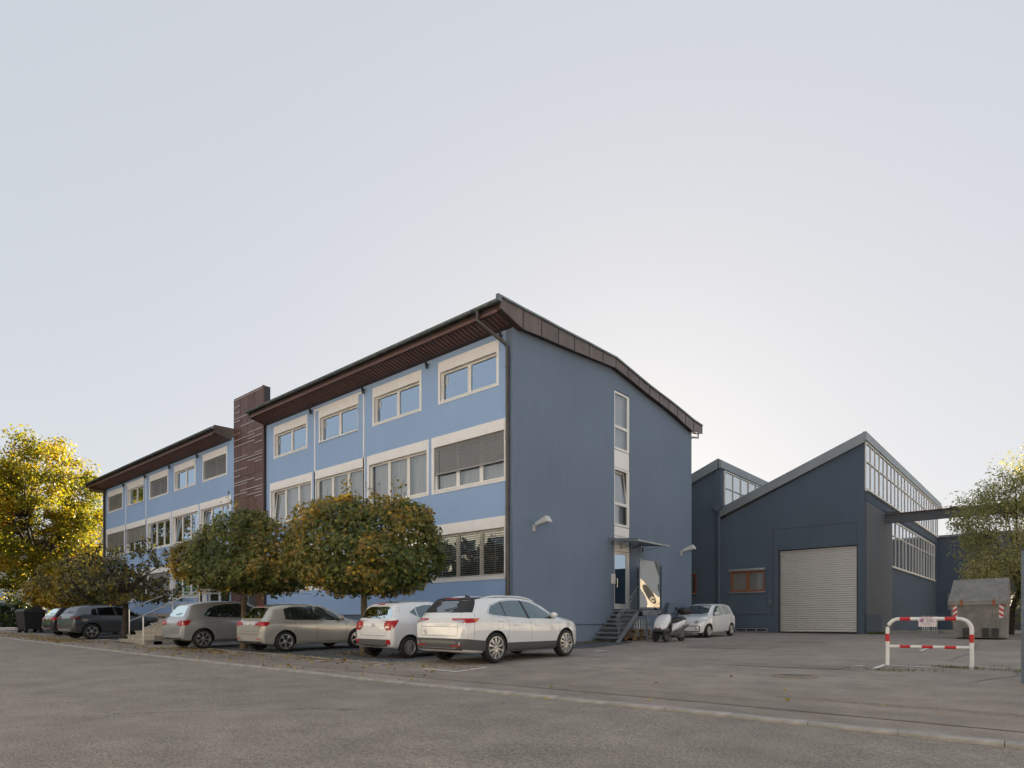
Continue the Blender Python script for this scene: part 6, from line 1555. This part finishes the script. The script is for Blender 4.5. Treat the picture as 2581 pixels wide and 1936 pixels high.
globe_tree('low spreading clipped maple rising in front of the silver compact car', -20.7, 10.25,
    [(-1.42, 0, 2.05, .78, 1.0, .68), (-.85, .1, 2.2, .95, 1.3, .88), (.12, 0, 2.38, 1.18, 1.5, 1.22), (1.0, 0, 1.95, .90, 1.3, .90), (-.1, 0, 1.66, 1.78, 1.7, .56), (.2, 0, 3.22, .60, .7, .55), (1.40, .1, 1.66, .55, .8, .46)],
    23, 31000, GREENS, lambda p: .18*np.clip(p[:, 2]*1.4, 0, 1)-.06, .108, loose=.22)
DARKS = [(0, (.030, .024, .024)), (.3, (.055, .046, .034)), (.52, (.075, .090, .030)), (.75, (.17, .14, .03)), (1., (.34, .26, .035))]
globe_tree('thin dark brown clipped tree beside the concrete steps', -29.6, 9.6,
    [(-1.2, 0, 1.9, 1.0, 1.2, .9), (.1, 0, 2.1, 1.2, 1.3, 1.05), (1.3, 0, 1.75, .95, 1.1, .8), (0, 0, 1.5, 2.0, 1.6, .6)],
    31, 6200, DARKS, lambda p: .10*np.clip(p@CRX, -1, 1)-.04, .135, loose=.55, bark='bark_dark', trunk_r=.125, shoots=34, inner=.2)
globe_tree('thin brownish clipped tree left of the dark grey SUV', -37.0, 10.3,
    [(-1.0, 0, 2.2, 1.2, 1.3, 1.0), (.6, 0, 2.3, 1.3, 1.4, 1.1), (0, 0, 1.7, 2.1, 1.7, .7)],
    37, 8000, DARKS, lambda p: .12-.1*(p@CRX), .15, loose=.45, bark='bark_dark', shoots=20, inner=.25)
OR = [(0, (.07, .05, .016)), (.4, (.16, .12, .022)), (.7, (.36, .25, .025)), (1., (.55, .38, .035))]
globe_tree('orange yellow clipped tree above the waste bins', -44.0, 11.5,
    [(-1.2, 0, 1.9, 1.3, 1.4, .85), (.6, 0, 2.1, 1.4, 1.4, .95), (0, 0, 1.5, 2.5, 1.8, .6)],
    41, 8500, OR, lambda p: .2*np.clip(-p[:, 2]*2, -.5, 1), .16, loose=.3, bark='bark_dark', shoots=10, inner=.3)

def wild_tree(label, x, y, trunk_h, cen, R3, nclump, per, clump_r, seed, cols, shape, size, bark, upright=.0, mat='leaf_back', trunk_r=.25, name='tree', cat='tree', zmin=None, sparse_top=False):
    rng = np.random.default_rng(seed); zg = G(x, y); t = thing(name, label, cat, (x, y, zg), local=True)
    a, b, c = R3; C = np.array([cen[0]-x, cen[1]-y, cen[2]-zg])
    mb = MB(); mb.tube([(0, 0, -.2), (.05, 0, trunk_h*.5), (C[0]*.4, C[1]*.4, trunk_h)], trunk_r, 10, radii=[trunk_r*1.3, trunk_r, trunk_r*.75])
    d = rng.normal(size=(nclump, 3)); d /= np.linalg.norm(d, axis=1, keepdims=True); rad = rng.uniform(.25, 1., nclump)**.5
    lump = 1+.18*fbm(d, seed, 2.5)
    cc = d*(rad*lump)[:, None]*np.array([a, b, c])+C
    if zmin is not None: cc[:, 2] = np.maximum(cc[:, 2], zmin-zg)
    st = np.array([C[0]*.4, C[1]*.4, trunk_h])
    main = []
    for k in range(9):
        an = k*2.4; e = C+np.array([math.cos(an)*a*.45, math.sin(an)*b*.45, rng.uniform(-.35, .6)*c]); mid = st*.45+e*.55+rng.normal(0, .15, 3)
        mb.tube([tuple(st), tuple(mid), tuple(e)], .1, 6, radii=[trunk_r*.55, trunk_r*.32, trunk_r*.14]); main += [mid, e, (mid+e)/2]
    main = np.array(main)
    for k in range(nclump):
        j = np.argmin(np.linalg.norm(main-cc[k], axis=1)+rng.uniform(0, .5)); m_ = (main[j]+cc[k])/2+rng.normal(0, .08, 3)
        mb.tube([tuple(main[j]), tuple(m_), tuple(cc[k]+np.array([0, 0, upright*clump_r*1.2]))], .03, 4, radii=[trunk_r*.13, trunk_r*.08, trunk_r*.02], caps=False)
    obj('trunk', mb, M[bark], t, smooth=60)
    n = nclump*per; ci = np.repeat(np.arange(nclump), per)
    g = rng.normal(size=(n, 3)); g /= np.linalg.norm(g, axis=1, keepdims=True); g *= rng.uniform(0, 1, (n, 1))**.45
    cr = clump_r*rng.uniform(.6, 1.3, nclump)[ci][:, None]
    pos = cc[ci]+g*cr*np.array([1-.35*upright, 1-.35*upright, .75+upright*.9])
    if zmin is not None: pos[:, 2] = np.maximum(pos[:, 2], zmin-zg+rng.uniform(0, .2, n))
    nrm = g*.5+np.array([0, 0, .5])+rng.normal(0, .6, (n, 3)); tip = rng.normal(0, .6, (n, 3))+np.array([0, 0, -.5 if upright == 0 else .6])
    fl = .5+.28*fbm(cc/max(a, c)*3., seed+4, 1.2)[ci]+rng.normal(0, .10, nclump)[ci]+rng.normal(0, .14, n)
    me = leaf_mesh('crown', pos, nrm, tip, size*rng.uniform(.6, 1.3, n), pal(rng, n, fl, cols), shape, M[mat], rng); mk('crown', me, t)
    return t
YEL = [(0, (.06, .075, .012)), (.3, (.12, .135, .015)), (.6, (.22, .195, .016)), (.82, (.31, .21, .016)), (1., (.33, .14, .016))]
wild_tree('tall yellow autumn tree at the far end of the office building', -60.5, 13.5, 5.0, (-61.0, 13.5, 8.2), (5.6, 4.8, 6.1), 300, 170, 1.0, 51, YEL, DIAM, .21, 'bark_dark', trunk_r=.34, name='autumn_tree')
OLV = [(0, (.14, .165, .065)), (.4, (.25, .265, .12)), (.7, (.40, .38, .19)), (1., (.46, .38, .16))]
wild_tree('loose olive green tree rising behind the waste skip', -1.9, 36.2, 2.0, (-1.0, 36.0, 3.8), (3.1, 2.6, 3.6), 200, 170, .7, 61, OLV, LANCE, .15, 'bark_dark', upright=.45, trunk_r=.13, name='young_tree', mat='leaf')
GRN = [(0, (.012, .03, .014)), (.5, (.03, .06, .022)), (1., (.06, .09, .03))]
for i, (hx, hy, hw, lb) in enumerate([(-56.5, 15.0, 3.2, 'dark green hedge bush behind the yellow lidded bin'), (-52.0, 15.6, 2.8, 'dark green bush behind the notice board'), (-62.5, 12.4, 2.6, 'dark green hedge bush at the left picture edge')]):
    wild_tree(lb, hx, hy, .5, (hx, hy, .75), (hw, 1.2, 1.25), 60, 110, .5, 70+i, GRN, OVAL, .16, 'bark_dark', trunk_r=.06, name='hedge_bush', cat='bush', mat='leaf', zmin=-.3)
wild_tree('dark bush between the skip and the right picture edge', .6, 33.5, .4, (.7, 33.6, .7), (1.9, 1.3, 1.5), 60, 120, .5, 80, [(0, (.008, .016, .008)), (.6, (.02, .034, .012)), (1., (.07, .08, .02))], OVAL, .13, 'bark_dark', trunk_r=.05, name='bush', cat='bush', mat='leaf', zmin=-.5)

# ================================================================== fallen leaves, weeds, moss
rng = np.random.default_rng(5); pts = []
def strew(n, cx, cy, sx, sy):
    for k in range(n): pts.append((rng.normal(cx, sx), rng.normal(cy, sy)))
for cx, cy, n in ((-31.5, 7.9, 260), (-34.5, 8.0, 200), (-39, 8.2, 260), (-44, 8.2, 160), (-29.3, 8.3, 60), (-22.8, 8.3, 90), (-20.6, 8.9, 180), (-18.3, 8.7, 60), (-15.6, 9.3, 70), (-13.5, 9.2, 60), (-11.4, 9.4, 40), (-15.4, 10.9, 90)): strew(n, cx, cy, .9, .35)
for k in range(150): x_ = rng.uniform(-40, -8); pts.append((x_, 7.12+abs(rng.normal(0, .12))))
for k in range(120): pts.append((rng.uniform(-26, -9), rng.uniform(7.2, 10)))
for k in range(34): pts.append((rng.uniform(-12, 2), rng.uniform(6.9, 12)))
for k in range(5): pts.append((rng.uniform(-9, 0), rng.uniform(5.5, 6.9)))
for k in range(110): pts.append((-13.8+abs(rng.normal(0, .35)), rng.uniform(17, 24)))
pts = np.array(pts); n = len(pts)
P3 = np.array([(x_, y_, G(x_, y_)+(.015 if y_ > 6.93 else -.018)+rng.uniform(0, .012)) for x_, y_ in pts])
cols = pal(rng, n, rng.uniform(0, 1, n), [(0, (.10, .06, .025)), (.4, (.28, .17, .04)), (.75, (.42, .30, .04)), (1., (.36, .34, .08))])
me = leaf_mesh('fallen_leaves', P3, np.array([0, 0, 1.])+rng.normal(0, .28, (n, 3)), rng.normal(0, 1, (n, 3)), rng.uniform(.05, .10, n), cols, MAPLE, M['leaf'], rng)
o = mk('fallen_leaves', me, None); o['kind'] = 'stuff'; o['label'] = 'yellow and brown fallen maple leaves strewn along the kerb and parking bays'; o['category'] = 'leaves'
# grass and weeds in the joints
wp = []
for (cx, cy, sx, sy, n_) in ((-2.6, 14.0, .25, .06, 40), (-1.7, 15.4, .22, .05, 70), (-1.0, 15.3, .35, .06, 40), (-2.2, 14.3, .3, .05, 25), (-6.95, 33.9, .06, .05, 90), (-6.6, 33.95, .14, .05, 90), (-13.75, 20, .1, 1.8, 320), (-13.0, 24.0, .3, .2, 160), (-.5, 15.2, .3, .12, 40), (-27.6, 8.95, .6, .04, 90)):
    for k in range(n_*3): wp.append((rng.normal(cx, sx), rng.normal(cy, sy)))
wp = np.array(wp); n = len(wp); hgt = rng.uniform(.02, .07, n)*np.where(wp[:, 1] > 33, 2.2, 1.)
P3 = np.array([(x_, y_, G(x_, y_)+h_*.45) for (x_, y_), h_ in zip(wp, hgt)])
nr = rng.normal(0, 1, (n, 3)); nr[:, 2] *= .2
me = leaf_mesh('weeds', P3, nr, np.array([0, 0, 1.])+rng.normal(0, .35, (n, 3)), hgt, pal(rng, n, rng.uniform(0, 1, n), [(0, (.05, .075, .02)), (1., (.14, .17, .05))]), LANCE*np.array([.7, 1]), M['leaf'], rng)
o = mk('weeds', me, None); o['kind'] = 'stuff'; o['label'] = 'low green weeds growing in the asphalt joints and along the wall foot'; o['category'] = 'weeds'

# trees across the street, far left: seen only as dark reflections in the parked cars
rng = np.random.default_rng(91); n = 9000
P3 = np.stack([rng.uniform(-210, -47, n), rng.uniform(-15.5, -11, n), -1+9.5*rng.uniform(0, 1, n)**.8*(1+.25*np.sin(np.arange(n)*.37))], axis=1)
P3[:, 2] *= .75+.25*np.sin(P3[:, 0]*.45)*np.cos(P3[:, 0]*.13)
me = leaf_mesh('far_tree_belt', P3, rng.normal(0, 1, (n, 3)), rng.normal(0, 1, (n, 3)), rng.uniform(.8, 1.6, n), pal(rng, n, rng.uniform(0, 1, n), GRN), OVAL, M['leaf'], rng)
o = mk('far_tree_belt', me, None); o['kind'] = 'stuff'; o['label'] = 'belt of dark trees across the street, mirrored in the parked cars'; o['category'] = 'trees'
